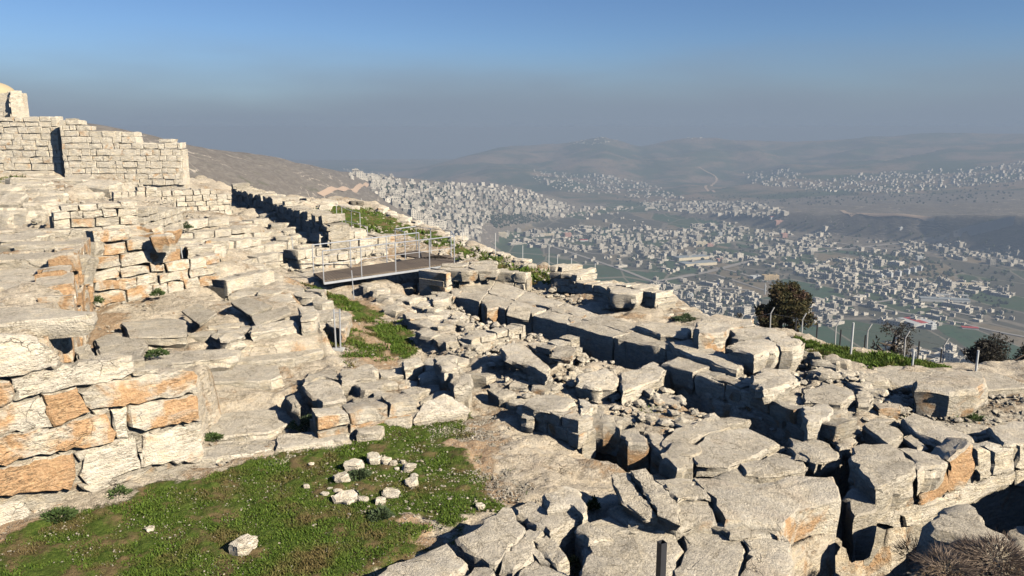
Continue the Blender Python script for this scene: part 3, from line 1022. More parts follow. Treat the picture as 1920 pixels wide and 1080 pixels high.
def leaves(name, label, wp, n, size, hmax, mat, seed=1, dens=None, cat='grass', kind='stuff', up=0.5, lift=0.0, clump=0.0):
    """many leaf sized triangles over the ground"""
    rs = np.random.RandomState(seed)
    xs = [p[0] for p in wp]; ys = [p[1] for p in wp]
    X = rs.uniform(min(xs), max(xs), n * 2); Y = rs.uniform(min(ys), max(ys), n * 2)
    ok = poly_sd(X, Y, wp) < 0
    X, Y = X[ok], Y[ok]
    if dens is not None:
        ok = rs.random(len(X)) < dens(X, Y)
        X, Y = X[ok], Y[ok]
    X, Y = X[:n], Y[:n]
    m = len(X)
    cl = np.clip(0.5 + 0.9 * fbm(X * 1.6, Y * 1.6, octv=3, seed=seed), 0.15, 1.3)
    Z = Gz(X, Y) + lift
    s = size * rs.uniform(0.6, 1.5, m) * (0.7 + 0.5 * cl)
    a = rs.uniform(0, 6.28, m)
    el = rs.uniform(0.15, 1.25, m) * (up / 0.5)
    dirv = np.stack([np.cos(a) * np.cos(el), np.sin(a) * np.cos(el), np.sin(el)], -1)
    side = np.stack([-np.sin(a), np.cos(a), rs.uniform(-.4, .4, m)], -1)
    base = np.stack([X, Y, Z + hmax * cl * rs.random(m)], -1)
    p1 = base - side * (s * 0.22)[:, None]
    p2 = base + side * (s * 0.22)[:, None]
    p3 = base + dirv * s[:, None]
    V = np.stack([p1, p2, p3], 1).reshape(-1, 3)
    c = V.mean(0)
    me = np_mesh(name, V - c, np.arange(m * 3).reshape(-1, 3), smooth=False)
    o = link(name, me, mat, None, tuple(c))
    return setp(o, label, cat, None, kind)


def tuft(name, label, cat, p, r, h, n, mat, seed, size=0.06, twig=False):
    """one plant: leaves or twigs springing from one point"""
    rs = np.random.RandomState(seed)
    a = rs.uniform(0, 6.28, n); rr_ = r * np.sqrt(rs.random(n)); t_ = rs.random(n)
    hz_ = h * (1 - (rr_ / r) ** 2) * t_ * np.clip(.75 + .6 * vnoise(np.cos(a) * rr_ / r * 2.5 + seed, np.sin(a) * rr_ / r * 2.5, seed=seed), .2, 1.3) + 0.02
    rr_ = rr_ * (1 + .35 * vnoise(np.cos(a) * 2 + seed, np.sin(a) * 2, seed=seed + 1))
    B = np.stack([rr_ * np.cos(a), rr_ * np.sin(a), hz_], -1)
    d = B / np.linalg.norm(B, axis=1)[:, None] + rs.uniform(-.5, .5, (n, 3)); d /= np.linalg.norm(d, axis=1)[:, None]
    sd2 = np.cross(d, rs.uniform(-1, 1, (n, 3))); sd2 /= np.linalg.norm(sd2, axis=1)[:, None]
    s = size * rs.uniform(.6, 1.4, n)
    wd = 0.035 if twig else 0.25
    V = np.stack([B - sd2 * (s * wd)[:, None], B + sd2 * (s * wd)[:, None], B + d * s[:, None]], 1).reshape(-1, 3)
    o = link(name, np_mesh(name, V, np.arange(n * 3).reshape(-1, 3), smooth=False), mat, None, p)
    return setp(o, label, cat)


def tube(pts, r, sides=6):
    """tube mesh data along points"""
    V, F = [], []
    for i, p in enumerate(pts):
        a = pts[max(i - 1, 0)]; b = pts[min(i + 1, len(pts) - 1)]
        n = (Vector(b) - Vector(a)).normalized()
        u = n.orthogonal().normalized(); v = n.cross(u)
        rr_ = r[i] if isinstance(r, (list, tuple)) else r
        for k in range(sides):
            an = 6.2832 * k / sides
            V.append(Vector(p) + u * math.cos(an) * rr_ + v * math.sin(an) * rr_)
    for i in range(len(pts) - 1):
        for k in range(sides):
            F.append((i * sides + k, i * sides + (k + 1) % sides, (i + 1) * sides + (k + 1) % sides, (i + 1) * sides + k))
    F.append(tuple(range(sides - 1, -1, -1))); F.append(tuple(range((len(pts) - 1) * sides, len(pts) * sides)))
    return V, F


def tube_obj(name, pts, r, mat, parent=None, sides=6):
    c = Vector(pts[0])
    V, F = tube([Vector(p) - c for p in pts], r, sides)
    me = bpy.data.meshes.new(name); me.from_pydata([tuple(v) for v in V], [], F)
    me.shade_smooth(); me.set_sharp_from_angle(angle=rad(40))
    return link(name, me, mat, parent, c)


def box_obj(name, c, size, rz, mat, parent=None, midx=None):
    me = bpy.data.meshes.new(name)
    x, y, z = [s / 2 for s in size]
    V = [(-x, -y, -z), (x, -y, -z), (x, y, -z), (-x, y, -z), (-x, -y, z), (x, -y, z), (x, y, z), (-x, y, z)]
    F = [(3, 2, 1, 0), (4, 5, 6, 7), (0, 1, 5, 4), (1, 2, 6, 5), (2, 3, 7, 6), (3, 0, 4, 7)]
    me.from_pydata(V, [], F)
    o = link(name, me, mat, parent, c)
    o.rotation_euler.z = rz
    return o

# ================================================================ the ruins
# ---- big wall in the left foreground


def big_left_wall():
    a, b = W1a, W1b
    d = (b - a).normalized(); n = Vector((d.y, -d.x, 0))
    if n.dot(-a) < 0: n = -n
    t_ = thing('ashlar_wall', 'high wall of large pale and orange-stained blocks in the left foreground above the grass', 'wall', (a + b) / 2)
    F = [([(-60, 632), (0, 630), (55, 632), (110, 660), (111, 690), (67, 697), (38, 706), (-60, 708)], .15, .3, 1.12),
         ([(27, 708), (110, 690), (250, 666), (256, 695), (220, 710), (140, 727), (30, 746)], .1, .5, 1.05),
         ([(-60, 712), (24, 713), (29, 752), (10, 760), (-60, 768)], .9, .2, 1.0),
         ([(-130, 640), (-64, 634), (-64, 765), (-130, 780)], .2, .4, 1.0),
         ([(146, 729), (250, 707), (369, 694), (373, 735), (245, 758), (174, 769)], .62, .6, 1.0),
         ([(83, 740), (144, 729), (171, 776), (97, 800)], 1.25, .0, .98),
         ([(-60, 770), (80, 749), (95, 801), (-60, 824)], .55, .4, 1.05),
         ([(245, 762), (373, 738), (379, 788), (345, 794), (245, 808)], .6, .5, 1.05),
         ([(207, 769), (242, 764), (240, 821), (221, 822)], .0, .1, 1.2),
         ([(-60, 830), (92, 803), (205, 774), (217, 812), (215, 828), (110, 847), (12, 868), (-60, 880)], .85, .2, 1.05),
         ([(268, 819), (380, 793), (385, 862), (345, 869), (270, 872)], .35, .4, 1.08),
         ([(165, 846), (218, 832), (252, 818), (262, 838), (265, 876), (202, 906), (176, 914), (157, 893)], .5, .1, 1.1),
         ([(-60, 886), (0, 877), (135, 851), (149, 880), (138, 914), (25, 930), (-60, 945)], 1.15, .1, 1.0),
         ([(-60, 955), (37, 941), (56, 963), (35, 988), (-60, 1002)], .5, .2, 1.1),
         ([(56, 955), (170, 930), (300, 886), (282, 906), (160, 937), (57, 974)], .6, .2, 1.1),
         ([(-130, 790), (-64, 782), (-64, 880), (-130, 890)], .4, .4, 1.0), ([(-130, 893), (-64, 884), (-64, 1010), (-130, 1025)], .4, .4, 1.0),
         ([(150, 914), (200, 908), (290, 876), (270, 892), (170, 926)], .3, .5, .95)]
    small = [([(250, 700), (262, 695), (300, 690), (298, 698), (252, 706)], .1), ([(98, 744), (128, 733), (140, 729), (84, 739)], .1),
             ([(172, 772), (205, 765), (206, 772), (182, 782)], .4), ([(253, 830), (266, 822), (267, 850), (258, 848)], .1), ([(262, 852), (268, 850), (270, 872), (265, 876)], .3),
             ([(140, 852), (163, 842), (160, 858), (150, 868)], .2), ([(110, 849), (140, 846), (136, 850), (112, 854)], .0),
             ([(282, 812), (302, 801), (300, 808), (288, 817)], .0), ([(345, 796), (379, 790), (379, 793), (346, 799)], .2), ([(0, 816), (94, 803), (60, 812), (0, 828)], .0)]
    for px, st, gr, br in F:
        p = px_plane(px, a + n * R.uniform(-.02, .05), n)
        stone(p, n + Vector((0, 0, .05)), 0.6, t_, 'block', seg=.12, rough=.035, bevel=.035, stain=st, grey=gr * .9, bright=br)
    for px, st in small:
        p = px_plane(px, a + n * -.03, n)
        stone(p, n, 0.3, t_, 'stone', seg=.07, rough=.015, bevel=.02, stain=st, grey=.4)
    # mortar and earth behind, following the stepped top
    wp = lambda s, off: a + d * s - n * off
    L = (b - a).length
    core('infill', [wp(0, .12), wp(L * .80, .12), wp(L * .80, .7), wp(0, .7)], -6.6, -3.85, t_)
    core('infill', [wp(L * .80, .12), wp(L - .12, .12), wp(L - .12, .7), wp(L * .80, .7)], -6.6, -4.78, t_)
    slab('flat stone lying on top of the big foreground wall with an orange broken end', [(175, 637), (200, 628), (268, 633), (276, 640), (262, 668), (190, 676)], z=-4.28, thick=.3, stain=.3, grey=1)
    slab('small tilted stone wedged on top of the big foreground wall', [(135, 655), (167, 645), (186, 671), (154, 681)], z=-4.2, thick=.16, tilt=(.1, .12), stain=0, grey=.6)
    # surface stones of the wall top towards the right
    fill(None, [(190, 680), (280, 650), (372, 645), (372, 690), (150, 728)], .9, z=-4.62, h=(0, .08), parent=t_, aniso=1.8, ang=.25, tilt=.05, gap=.02, grey=.8, stain=.2, thick=.3, reg=.5)


big_left_wall()

# ---- terrace on the left with its broken edge
tw = wall('ragged upright wall edge of orange stones beside the sunken floor', Vector((-7.8, 13.6, -5.4)), Vector((-10.25, 18.4, -5.1)), [(0, -3.85), (.5, -3.2), (1, -2.95)], course=.55, lens=(.5, 1.1), depth=.7, stain=.75, grey=.3, proud=.09, jit=.7, name='terrace_wall')
wall(None, Vector((-10.2, 18.4, -5.1)), Vector((-12.0, 22.4, -5.0)), [(0, -3.0), (1, -3.1)], course=.42, lens=(.4, .9), depth=.6, stain=.85, grey=.2, parent=tw, proud=.07)
fill('broad weathered slabs of the terrace at the left margin', [(-220, 640), (60, 628), (98, 600), (86, 520), (95, 496), (-260, 480)], 1.25, z=-3.2, h=(-.06, .16), ang=.2, aniso=2.0, tilt=.06, skip=.06, name='terrace_slabs', stain=.15, grey=.95, gap=.04)
fill('rough stones scattered over the upper left terrace below the castle wall', [(-260, 478), (90, 494), (140, 470), (130, 436), (-260, 425)], 1.0, z=-3.15, h=(-.05, .35), ang=.1, aniso=1.7, tilt=.12, skip=.12, name='terrace_slabs', grey=.9, gap=.06)
fill('jumbled grey stones between the terrace and the castle wall', [(-260, 424), (95, 432), (95, 400), (60, 372), (-260, 365)], .95, z=-3.1, h=(0.0, .7), ang=.1, aniso=1.4, tilt=.25, skip=.2, name='stone_heap', cat='heap', grey=.8, gap=.08, bevel=.08)
fill('pale rubble at the foot of the castle wall', [(-260, 364), (95, 372), (250, 352), (215, 325), (-260, 322)], 1.2, z=-3.0, h=(0.0, .5), ang=.0, aniso=1.5, tilt=.2, skip=.25, name='stone_heap', cat='heap', grey=.6, gap=.1, bevel=.1, seg=.3)
wall('low grey rubble wall above the sunken floor, its right end in shadow', P(102, 436, -3.1), P(263, 436, -3.3), [(0, -2.5), (.2, -2.3), (1, -2.4)], course=.25, lens=(.3, .8), depth=.6, stain=.25, grey=.8, seg=.3)
wall('short dark-sided wall end behind the grey rubble wall', P(272, 436, -3.5), P(345, 428, -3.8), [(0, -2.7), (1, -3.1)], course=.28, lens=(.3, .7), depth=1.2, stain=.2, grey=.8, seg=.3)

# ---- back wall of the sunken floor
a3, b3 = P(180, 576, -5.05), P(418, 534, -5.0)
w3 = wall('orange and cream block wall behind the sunken floor', a3, b3, [(0, -3.05), (.25, -2.95), (.5, -3.4), (.55, -3.75), (.8, -3.95), (1, -4.05)], course=.36, lens=(.45, 1.1), depth=.7, stain=.62, grey=.25, proud=.05, ragged=.4, jit=.5)
fill(None, [(168, 452), (330, 455), (325, 428), (200, 430), (150, 436)], .5, z=-3.3, thick=.5, h=(-.2, .28), ang=.5, aniso=1.2, tilt=.3, skip=.1, parent=w3, grey=.45, stain=.7, gap=.05)
fill(None, [(335, 470), (418, 472), (410, 452), (335, 450)], .55, z=-4.0, thick=.5, h=(-.15, .15), ang=.5, aniso=1.4, tilt=.15, parent=w3, grey=.5, stain=.5)
# ---- benches climbing to the right of it
BN = [((330, 436), (505, 428), .42, 'uppermost'), ((338, 452), (505, 447), .38, 'second'), ((338, 479), (560, 470), .45, 'third'),
      ((400, 512), (585, 497), .45, 'fourth'), ((425, 548), (520, 534), .5, 'lowest')]
for (p, q, hh, nm) in BN:
    A, B = P(*p), P(*q)
    wt = wall(nm + ' of the five long block benches stepping up behind the sunken floor', A, B, [(0, A.z + hh), (1, B.z + hh)], course=hh * .96, lens=(.6, 1.5), depth=.9, stain=.25, grey=.55, name='stone_bench', proud=.05, seg=.25)
fill('flat slabs and gravel between the block benches', [(345, 448), (560, 440), (600, 500), (520, 530), (430, 505), (345, 490)], .8, h=(-.08, .18), ang=.45, aniso=1.8, skip=.35, tilt=.08, name='stone_paving', grey=.7, gap=.06)
fill('stone platform at the right end of the benches', [(500, 400), (560, 405), (610, 470), (590, 495), (530, 470), (500, 440)], .7, h=(.0, .4), ang=.6, aniso=1.2, skip=.1, tilt=.12, name='stone_platform', cat='platform', grey=.65, gap=.06)
wall('low wall of square blocks left of the footbridge', P(560, 508), P(700, 492), [(0, -4.55), (.5, -4.75), (1, -5.0)], course=.38, lens=(.45, .8), depth=.8, stain=.3, grey=.5)
wall('broken block wall behind the footbridge railing', P(600, 478), P(745, 470), [(0, -4.5), (.4, -4.4), (1, -4.9)], course=.42, lens=(.5, 1.0), depth=1.0, stain=.35, grey=.6)

# ---- castle wall and tower
ca, cb = PZ(-160, 340, -3.1), PZ(118, 340, -3.1)
ca.y = cb.y = 47.9; ca.x = -160 and (-160 - 960) / FPX * (47.9 * CP + 3.1 * SP); cb.x = (118 - 960) / FPX * (47.9 * CP + 3.1 * SP); ca.z = cb.z = -3.1
core_b[0] = 1.0
wall('tall left stretch of the pale castle wall under the domed tower', ca, cb, .56, course=.36, lens=(.3, 1.1), depth=1.0, stain=.3, grey=.1, bright=1.1, gap=.008, name='castle_wall', zb=-3.2, ragged=0, seg=.5, proud=.03)
cc, cd_ = Vector(((139 - 960) / FPX * 47.8, 47.2, -3.15)), Vector(((356 - 960) / FPX * 47.8, 47.2, -3.3))
ce = Vector((cb.x, 47.9, -3.1))
cw2 = wall('lower right stretch of the castle wall stepping down to its corner', cc, cd_, [(0, .35), (.12, .35), (.13, .04), (.28, .02), (.29, -.28), (.62, -.32), (.63, -.75), (.77, -.78), (.78, -1.02), (.84, -1.02), (.85, -.72), (1, -.75)], course=.34, lens=(.25, .9), depth=1.0, stain=.3, grey=.1, bright=1.1, gap=.008, name='castle_wall', ragged=.15, seg=.5)
# toothed stones at the joint of the two stretches
cj = wall('narrow recess of projecting rough stones between the two castle wall stretches', Vector((ce.x, ce.y + .7, -3.2)), Vector((cc.x, cc.y + 1.4, -3.2)), .45, course=.36, lens=(.3, .5), depth=.8, stain=.1, grey=.5, name='castle_wall', proud=.16, seg=.4, bright=.8)
ta, tb = P(-120, 300, -.3), P(50, 222, .75)
ty = 58.0
tz = lambda px, py: ray(px, py) * (ty / ray(px, py).y)
tA, tB = tz(-120, 240), tz(46, 240)
tA.z = tB.z = 0
tower = thing('tower', 'square stone tower with a cream dome rising behind the castle wall', 'tower', ((tA.x + tB.x) / 2, ty, -3))
wall(None, Vector((tA.x, ty, -1)), Vector((tB.x, ty, -1)), [(0, tz(0, 172).z), (1, tz(0, 172).z)], course=.42, lens=(.5, 1.2), depth=.8, parent=tower, stain=.2, grey=.35, bright=.98, ragged=0, seg=.5, plumb=.04)
wall(None, Vector((tB.x + .05, ty + .1, -1)), Vector((tB.x * (ty + 6) / ty - .3, ty + 6, -1)), [(0, tz(0, 172).z), (1, tz(0, 172).z)], course=.42, lens=(.5, 1.2), depth=.8, parent=tower, stain=.2, grey=.35, bright=.98, ragged=0, seg=.5, nrm=Vector((1, 0, 0)))
bm = bmesh.new()
bmesh.ops.create_uvsphere(bm, u_segments=32, v_segments=16, radius=1)
for v in bm.verts: v.co = Vector((v.co.x * 1.6, v.co.y * 1.6, v.co.z * 1.1))
for f in bm.faces: f.smooth = True
me = bpy.data.meshes.new('dome'); bm.to_mesh(me); bm.free()
dc = tz(-30, 174)
link('dome', me, M_DOME, tower, (-38.3, ty + 2.4, dc.z - .2))
core('roof', [(tA.x, ty + .3), (tB.x - .3, ty + .3), (tB.x * (ty + 6) / ty - .6, ty + 6), (tA.x, ty + 6)], -3, tz(0, 172).z - .15, tower)
box_obj('window', (tz(22, 219).x, ty + .02, tz(22, 219).z), (.75, .12, .3), 0, M_WINDOW, tower)

core_b[0] = 0.7
# ---- rubble walls right of the castle
wall('wall of small round rubble stones below the castle corner', P(215, 388, -3.5), P(436, 404, -4.2), [(0, -3.0), (.15, -2.75), (.5, -2.8), (.75, -2.95), (1, -3.15)], course=.24, lens=(.22, .55), depth=.8, stain=.22, grey=.4, seg=.3, maxn=290)
ua, ub = P(362, 362, -3.9), P(505, 372, -4.5)
dk0, dk1, dk2 = PZ(432, 346, -3.15), PZ(560, 384, -3.5), PZ(614, 412, -3.75)
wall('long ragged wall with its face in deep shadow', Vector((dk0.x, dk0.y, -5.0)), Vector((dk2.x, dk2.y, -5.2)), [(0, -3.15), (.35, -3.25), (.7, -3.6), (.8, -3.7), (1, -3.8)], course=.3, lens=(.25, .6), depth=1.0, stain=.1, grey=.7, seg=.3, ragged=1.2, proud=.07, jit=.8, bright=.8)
fill('stony ground on top of the shadowed wall', [(436, 342), (470, 352), (560, 374), (600, 388), (625, 420), (650, 450), (630, 465), (612, 420), (560, 388), (480, 362)], .9, h=(-.02, .18), ang=.7, aniso=1.2, tilt=.12, skip=.2, name='stone_paving', grey=.5, gap=.08, seg=.3, bright=1.05)
fill('rough blocks in front of the shadowed wall', [(425, 415), (500, 420), (600, 466), (560, 470), (505, 430), (430, 430)], .6, h=(.0, .35), ang=.7, aniso=1.2, tilt=.2, skip=.1, name='stone_heap', cat='heap', grey=.6, gap=.06, seg=.25)
# ---- sunken floor: slabs lying on it
slab('ribbed grey slab tilted on the sunken floor, the leftmost of the three', [(339, 579), (370, 566), (407, 590), (375, 612)], z=-4.75, thick=.09, tilt=(-.1, .15), rough=.008, bevel=.015, stain=0, grey=1, bright=.72, name='ribbed_slab', cat='slab')
slab('long grey slab leaning up from the sunken floor, in the middle of the three', [(432, 562), (460, 552), (512, 577), (468, 594)], z=-4.75, thick=.14, tilt=(-.1, .1), rough=.01, bevel=.015, stain=0, grey=1, bright=.75, name='ribbed_slab', cat='slab')
slab('grey slab lying across the stones, the rightmost of the three', [(470, 592), (540, 572), (546, 585), (515, 597), (480, 612)], z=-4.85, thick=.12, tilt=(.0, .12), rough=.01, bevel=.015, stain=0, grey=1, bright=.8, name='ribbed_slab', cat='slab')
slab('rounded upright block at the right corner of the sunken floor', [(560, 575), (590, 572), (597, 586), (590, 598), (565, 600)], z=-4.75, thick=.55, grey=.5, bright=1.08)
slab('flat pale block beside the rightmost grey slab', [(498, 560), (540, 545), (556, 562), (520, 572)], z=-4.95, thick=.35, grey=.7)
slab('long cream block with a shadow gap below it at the front of the sunken floor', [(468, 612), (552, 598), (562, 610), (470, 624)], z=-4.95, thick=.3, grey=.4, stain=.1, bright=1.08)
slab('angular boulder standing alone in front of the sunken floor', [(395, 626), (412, 616), (452, 615), (458, 628), (420, 640)], z=-4.9, thick=.42, grey=.5, bright=1.0, rough=.05)
slab('broad cracked block on the left front edge of the sunken floor', [(226, 604), (300, 594), (350, 600), (352, 628), (240, 632)], z=-4.85, thick=.35, grey=.5, stain=.25)
kb = thing('kerb', 'low row of kerb stones along the front of the sunken floor', 'kerb', P(480, 625, -5.2))
fill(None, [(345, 618), (470, 605), (620, 590), (622, 604), (480, 625), (350, 640)], .6, z=-5.12, h=(0, .1), ang=.35, aniso=2.0, parent=kb, grey=.5, stain=.15)
fill('pale stones at the right rim of the sunken floor', [(545, 545), (570, 532), (660, 600), (625, 618), (600, 600), (596, 575)], .62, z=-5.1, h=(-.05, .12), ang=-.7, aniso=1.3, name='stone_paving', grey=.5, skip=.1)
fill('worn slabs behind the three grey slabs', [(430, 548), (520, 530), (560, 545), (545, 562), (500, 556), (440, 562)], .6, z=-5.0, h=(0, .14), ang=.2, aniso=1.5, name='stone_paving', grey=.8, skip=.05)

# ---- apron in front of the floor, left of the grass
fill('wide bedrock slabs of the apron between the big wall and the path', [(372, 650), (600, 622), (625, 640), (622, 690), (560, 720), (520, 745), (590, 800), (585, 830), (390, 850), (384, 790)], 1.35, h=(-.07, .0), ang=.4, aniso=1.5, tilt=.02, name='stone_paving', grey=.75, stain=.22, gap=.012, thick=.4, bevel=.03)
fill('low stepped stones at the edge of the grass beside the big wall', [(372, 838), (580, 815), (592, 830), (480, 862), (385, 872)], .6, h=(.03, .12), ang=.3, aniso=1.9, name='stone_kerb', cat='kerb', grey=.4, stain=.25)
slab('wedge-shaped block with its left side in black shadow above the grass', [(562, 722), (600, 708), (638, 716), (652, 748), (602, 756)], h=.36, thick=.42, grey=.7, bright=1.03, tilt=(0, .04))
slab('weathered block behind the wedge-shaped block', [(575, 700), (632, 688), (640, 712), (600, 706), (566, 718)], h=.2, thick=.5, grey=.8)
slab('thin upright stone beside the dark crevice', [(536, 745), (548, 738), (560, 752), (560, 775), (548, 770)], h=.3, thick=.5, grey=.7, rough=.05)
lw = wall('low orange-stained wall along the upper edge of the grass', P(598, 832), P(785, 792), [(0, -5.42), (1, -5.48)], course=.27, lens=(.4, 1.0), depth=.6, stain=.7, grey=.3, ragged=.1)
slab('large white triangular slab leaning at the corner of the grass', [(775, 783), (790, 755), (835, 736), (878, 762), (840, 771)], h=.3, thick=.35, tilt=(0.0, .22), grey=.1, stain=0, bright=1.2, rough=.015, name='white_slab', cat='slab')
fill('rubble and slabs filling the low wall between the path and the apron', [(630, 700), (740, 695), (815, 700), (850, 740), (790, 752), (760, 790), (652, 800), (648, 750)], .5, h=(.12, .34), ang=.2, aniso=1.3, tilt=.12, skip=.04, name='rubble_wall', cat='wall', grey=.8, gap=.035)
slab('upper of the two boulders at the head of the path', [(814, 672), (830, 664), (857, 667), (861, 688), (832, 694)], h=.72, thick=.45, grey=.5, rough=.05, bright=1.08)
slab('lower grey boulder at the head of the path, below its neighbour', [(837, 694), (855, 690), (882, 698), (884, 716), (850, 722)], h=.62, thick=.6, grey=.9, rough=.06, bright=.95)
slab('square block left of the two path boulders', [(751, 676), (788, 667), (794, 680), (757, 690)], h=.42, thick=.4, grey=.5)
slab('pale block between the square block and the boulders', [(792, 676), (812, 670), (816, 690), (798, 694)], h=.36, thick=.35, grey=.4)
slab('ribbed grey block behind the low rubble wall', [(636, 690), (700, 690), (706, 706), (640, 715)], h=.35, thick=.35, grey=1, bright=.9)

# ---- centre: walls running from the bridge to the lower right
fill('rubble wall top running down from the footbridge to the path', [(655, 530), (700, 528), (745, 548), (820, 590), (900, 640), (930, 680), (860, 668), (800, 640), (770, 600), (710, 565)], .52, h=(.1, .42), ang=-.75, aniso=1.3, tilt=.16, skip=.05, name='rubble_wall', cat='wall', grey=.7, gap=.04, seg=.2)
pitw = thing('stone_heap', 'tumbled yellow stones in the shaded pit under the footbridge', 'heap', P(780, 540, -6.6))
for px, z, th in (([(735, 548), (752, 533), (765, 530), (760, 548), (742, 560)], -6.3, .5), ([(752, 556), (764, 530), (776, 528), (772, 545)], -6.2, .5), ([(790, 535), (812, 530), (818, 545), (795, 552)], -6.1, .45),
                  ([(800, 520), (830, 525), (834, 540), (810, 535)], -6.0, .4), ([(762, 560), (790, 548), (815, 560), (790, 580)], -6.1, .4), ([(792, 512), (815, 515), (812, 528), (790, 524)], -6.0, .35)):
    slab(None, px, z=z, thick=th, parent=pitw, name='stone', stain=.35, grey=.15, tilt=(R.uniform(-.4, .4), R.uniform(-.2, .5)), seg=.2)
fill(None, [(740, 565), (840, 545), (850, 580), (900, 612), (890, 640), (800, 590)], .5, z=-5.75, h=(-.1, .25), ang=-.6, aniso=1.1, tilt=.2, parent=pitw, grey=.4, stain=.2)
wall('orange-patched block pier at the right end of the footbridge', P(836, 556), P(914, 535), [(0, -5.0), (.55, -4.95), (1, -5.1)], course=.42, lens=(.6, 1.3), depth=1.3, stain=.5, grey=.35, name='stone_pier', cat='pier')
fill('broad flat slabs at the right of the footbridge deck', [(852, 492), (905, 488), (912, 505), (850, 512)], .7, z=-4.98, h=(-.02, .05), ang=.1, aniso=1.3, name='stone_paving', grey=.8)
strip('long paved wall top with a dark trench along its left side', [(842, 552), (900, 568), (948, 578), (1000, 590), (1062, 607), (1150, 634), (1250, 657), (1330, 690)], [(872, 534), (930, 526), (988, 545), (1060, 568), (1130, 590), (1215, 613), (1300, 643), (1398, 688)], .34, 1.2, grey=.85, stain=.3)
wall('block facing above the paved wall, right of the pier', P(915, 540), P(986, 548), [(0, -5.2), (1, -5.25)], course=.35, lens=(.4, .9), depth=.6, stain=.2, grey=.5)
slab('flat ribbed grey slab propped on the edge of the trench', [(955, 571), (995, 577), (991, 601), (949, 591)], h=.42, thick=.1, tilt=(-.05, .42), rough=.006, bevel=.012, stain=0, grey=1, bright=.85, name='ribbed_slab', cat='slab')
for k_, (px, lb) in enumerate([([(843, 543), (856, 538), (868, 545), (862, 552), (850, 556)], 'dark rust-coloured boulder at the pit end of the trench'),
                               ([(900, 560), (925, 558), (942, 574), (915, 580)], 'orange-faced block over the trench, left of the propped slab'),
                               ([(953, 556), (1002, 560), (1004, 573), (962, 572)], 'orange-faced block just behind the propped slab'),
                               ([(1020, 568), (1037, 566), (1062, 580), (1060, 588), (1036, 584)], 'red-brown block rising beside the trench'),
                               ([(1064, 588), (1100, 590), (1090, 600), (1068, 604)], 'red-brown triangular block at the bend of the trench')]):
    slab(lb, px, h=.34, thick=.6, stain=.8, grey=.35, bright=.85)
fill('coursed stones in the middle of the ruins below the trench', [(880, 622), (940, 620), (1020, 646), (1058, 668), (1065, 688), (1010, 690), (960, 645), (900, 652)], .5, h=(.05, .28), ang=.25, aniso=1.5, tilt=.08, skip=.04, name='rubble_wall', cat='wall', grey=.7, stain=.2)
wall('short coursed wall of pale blocks in the middle of the ruins', P(885, 668), P(986, 640), [(0, -5.5), (1, -5.35)], course=.24, lens=(.3, .6), depth=.5, stain=.2, grey=.5)
wall('short coursed wall under the flat dark slab', P(1030, 700), P(1092, 680), [(0, -5.42), (1, -5.3)], course=.24, lens=(.3, .6), depth=.5, stain=.2, grey=.5)
slab('flat dark slab capping the short coursed wall', [(1035, 640), (1072, 648), (1085, 658), (1068, 672), (1034, 668)], h=.62, thick=.16, grey=1, bright=.82)
slab('long tilted slab lying like a beam over the rubble', [(938, 650), (960, 640), (992, 652), (1034, 692), (1024, 704), (985, 680), (950, 672)], h=.6, thick=.28, tilt=(.0, .1), grey=.7, stain=.25, seg=.15)
slab('orange slab under the end of the beam-like slab', [(985, 645), (1020, 640), (1034, 652), (1010, 660)], h=.38, thick=.2, stain=.8, grey=.4)
fill('loose broken slabs at the upper end of the path', [(905, 660), (945, 668), (1030, 706), (1060, 730), (1050, 770), (985, 775), (925, 730), (880, 690)], .5, h=(.02, .3), ang=-.6, aniso=1.3, tilt=.22, skip=.1, name='stone_heap', cat='heap', grey=.8, gap=.05)
slab('large pale block with a smooth white face in the middle', [(1080, 700), (1140, 688), (1160, 706), (1155, 726), (1110, 728), (1082, 720)], h=.4, thick=.4, grey=.4, bright=1.12, tilt=(0, .1))
slab('long light slab right of the white-faced block', [(1162, 700), (1228, 676), (1246, 690), (1240, 706), (1165, 738)], h=.36, thick=.36, grey=.55, stain=.1, bright=1.05)
slab('small white block standing at the corner of the pit', [(1060, 776), (1086, 780), (1085, 800), (1062, 798)], h=.35, thick=.4, grey=.05, bright=1.2)
slab('white upright slab right of the path', [(1085, 745), (1120, 758), (1104, 770), (1088, 782)], h=.5, thick=.45, grey=.1, bright=1.15, rough=.03)
slab('tan block with a crack overhanging the path', [(1002, 740), (1065, 742), (1080, 752), (1058, 770), (1010, 768), (980, 758)], h=.5, thick=.3, grey=.7, stain=.3)
slab('rounded grey boulder under the tan block', [(968, 762), (990, 756), (1006, 765), (1000, 782), (978, 780)], h=.3, thick=.35, grey=.9, bright=.9)
wall('short face of cream stones dropping to the path', P(1000, 800), P(1085, 842), [(0, -5.6), (1, -5.5)], course=.3, lens=(.3, .6), depth=.5, stain=.4, grey=.2)
strip('block wall top running down above the second trench', [(1242, 682), (1300, 702), (1360, 723), (1430, 749), (1500, 776), (1562, 799)], [(1275, 664), (1345, 686), (1402, 703), (1470, 726), (1530, 743), (1592, 764)], .39, .6, name='block_wall', grey=.75, stain=.25)
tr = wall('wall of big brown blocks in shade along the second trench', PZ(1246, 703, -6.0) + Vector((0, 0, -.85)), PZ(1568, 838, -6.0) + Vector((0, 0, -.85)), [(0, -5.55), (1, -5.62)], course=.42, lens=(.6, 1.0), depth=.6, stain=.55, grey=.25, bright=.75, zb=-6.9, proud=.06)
fill('cracked flagstones beside the second trench', [(1110, 735), (1180, 725), (1260, 742), (1330, 775), (1390, 795), (1340, 850), (1290, 850), (1200, 795), (1120, 775)], .6, h=(.02, .16), ang=-.5, aniso=1.4, tilt=.06, skip=.12, name='flagstones', grey=.9, stain=.1, gap=.05)
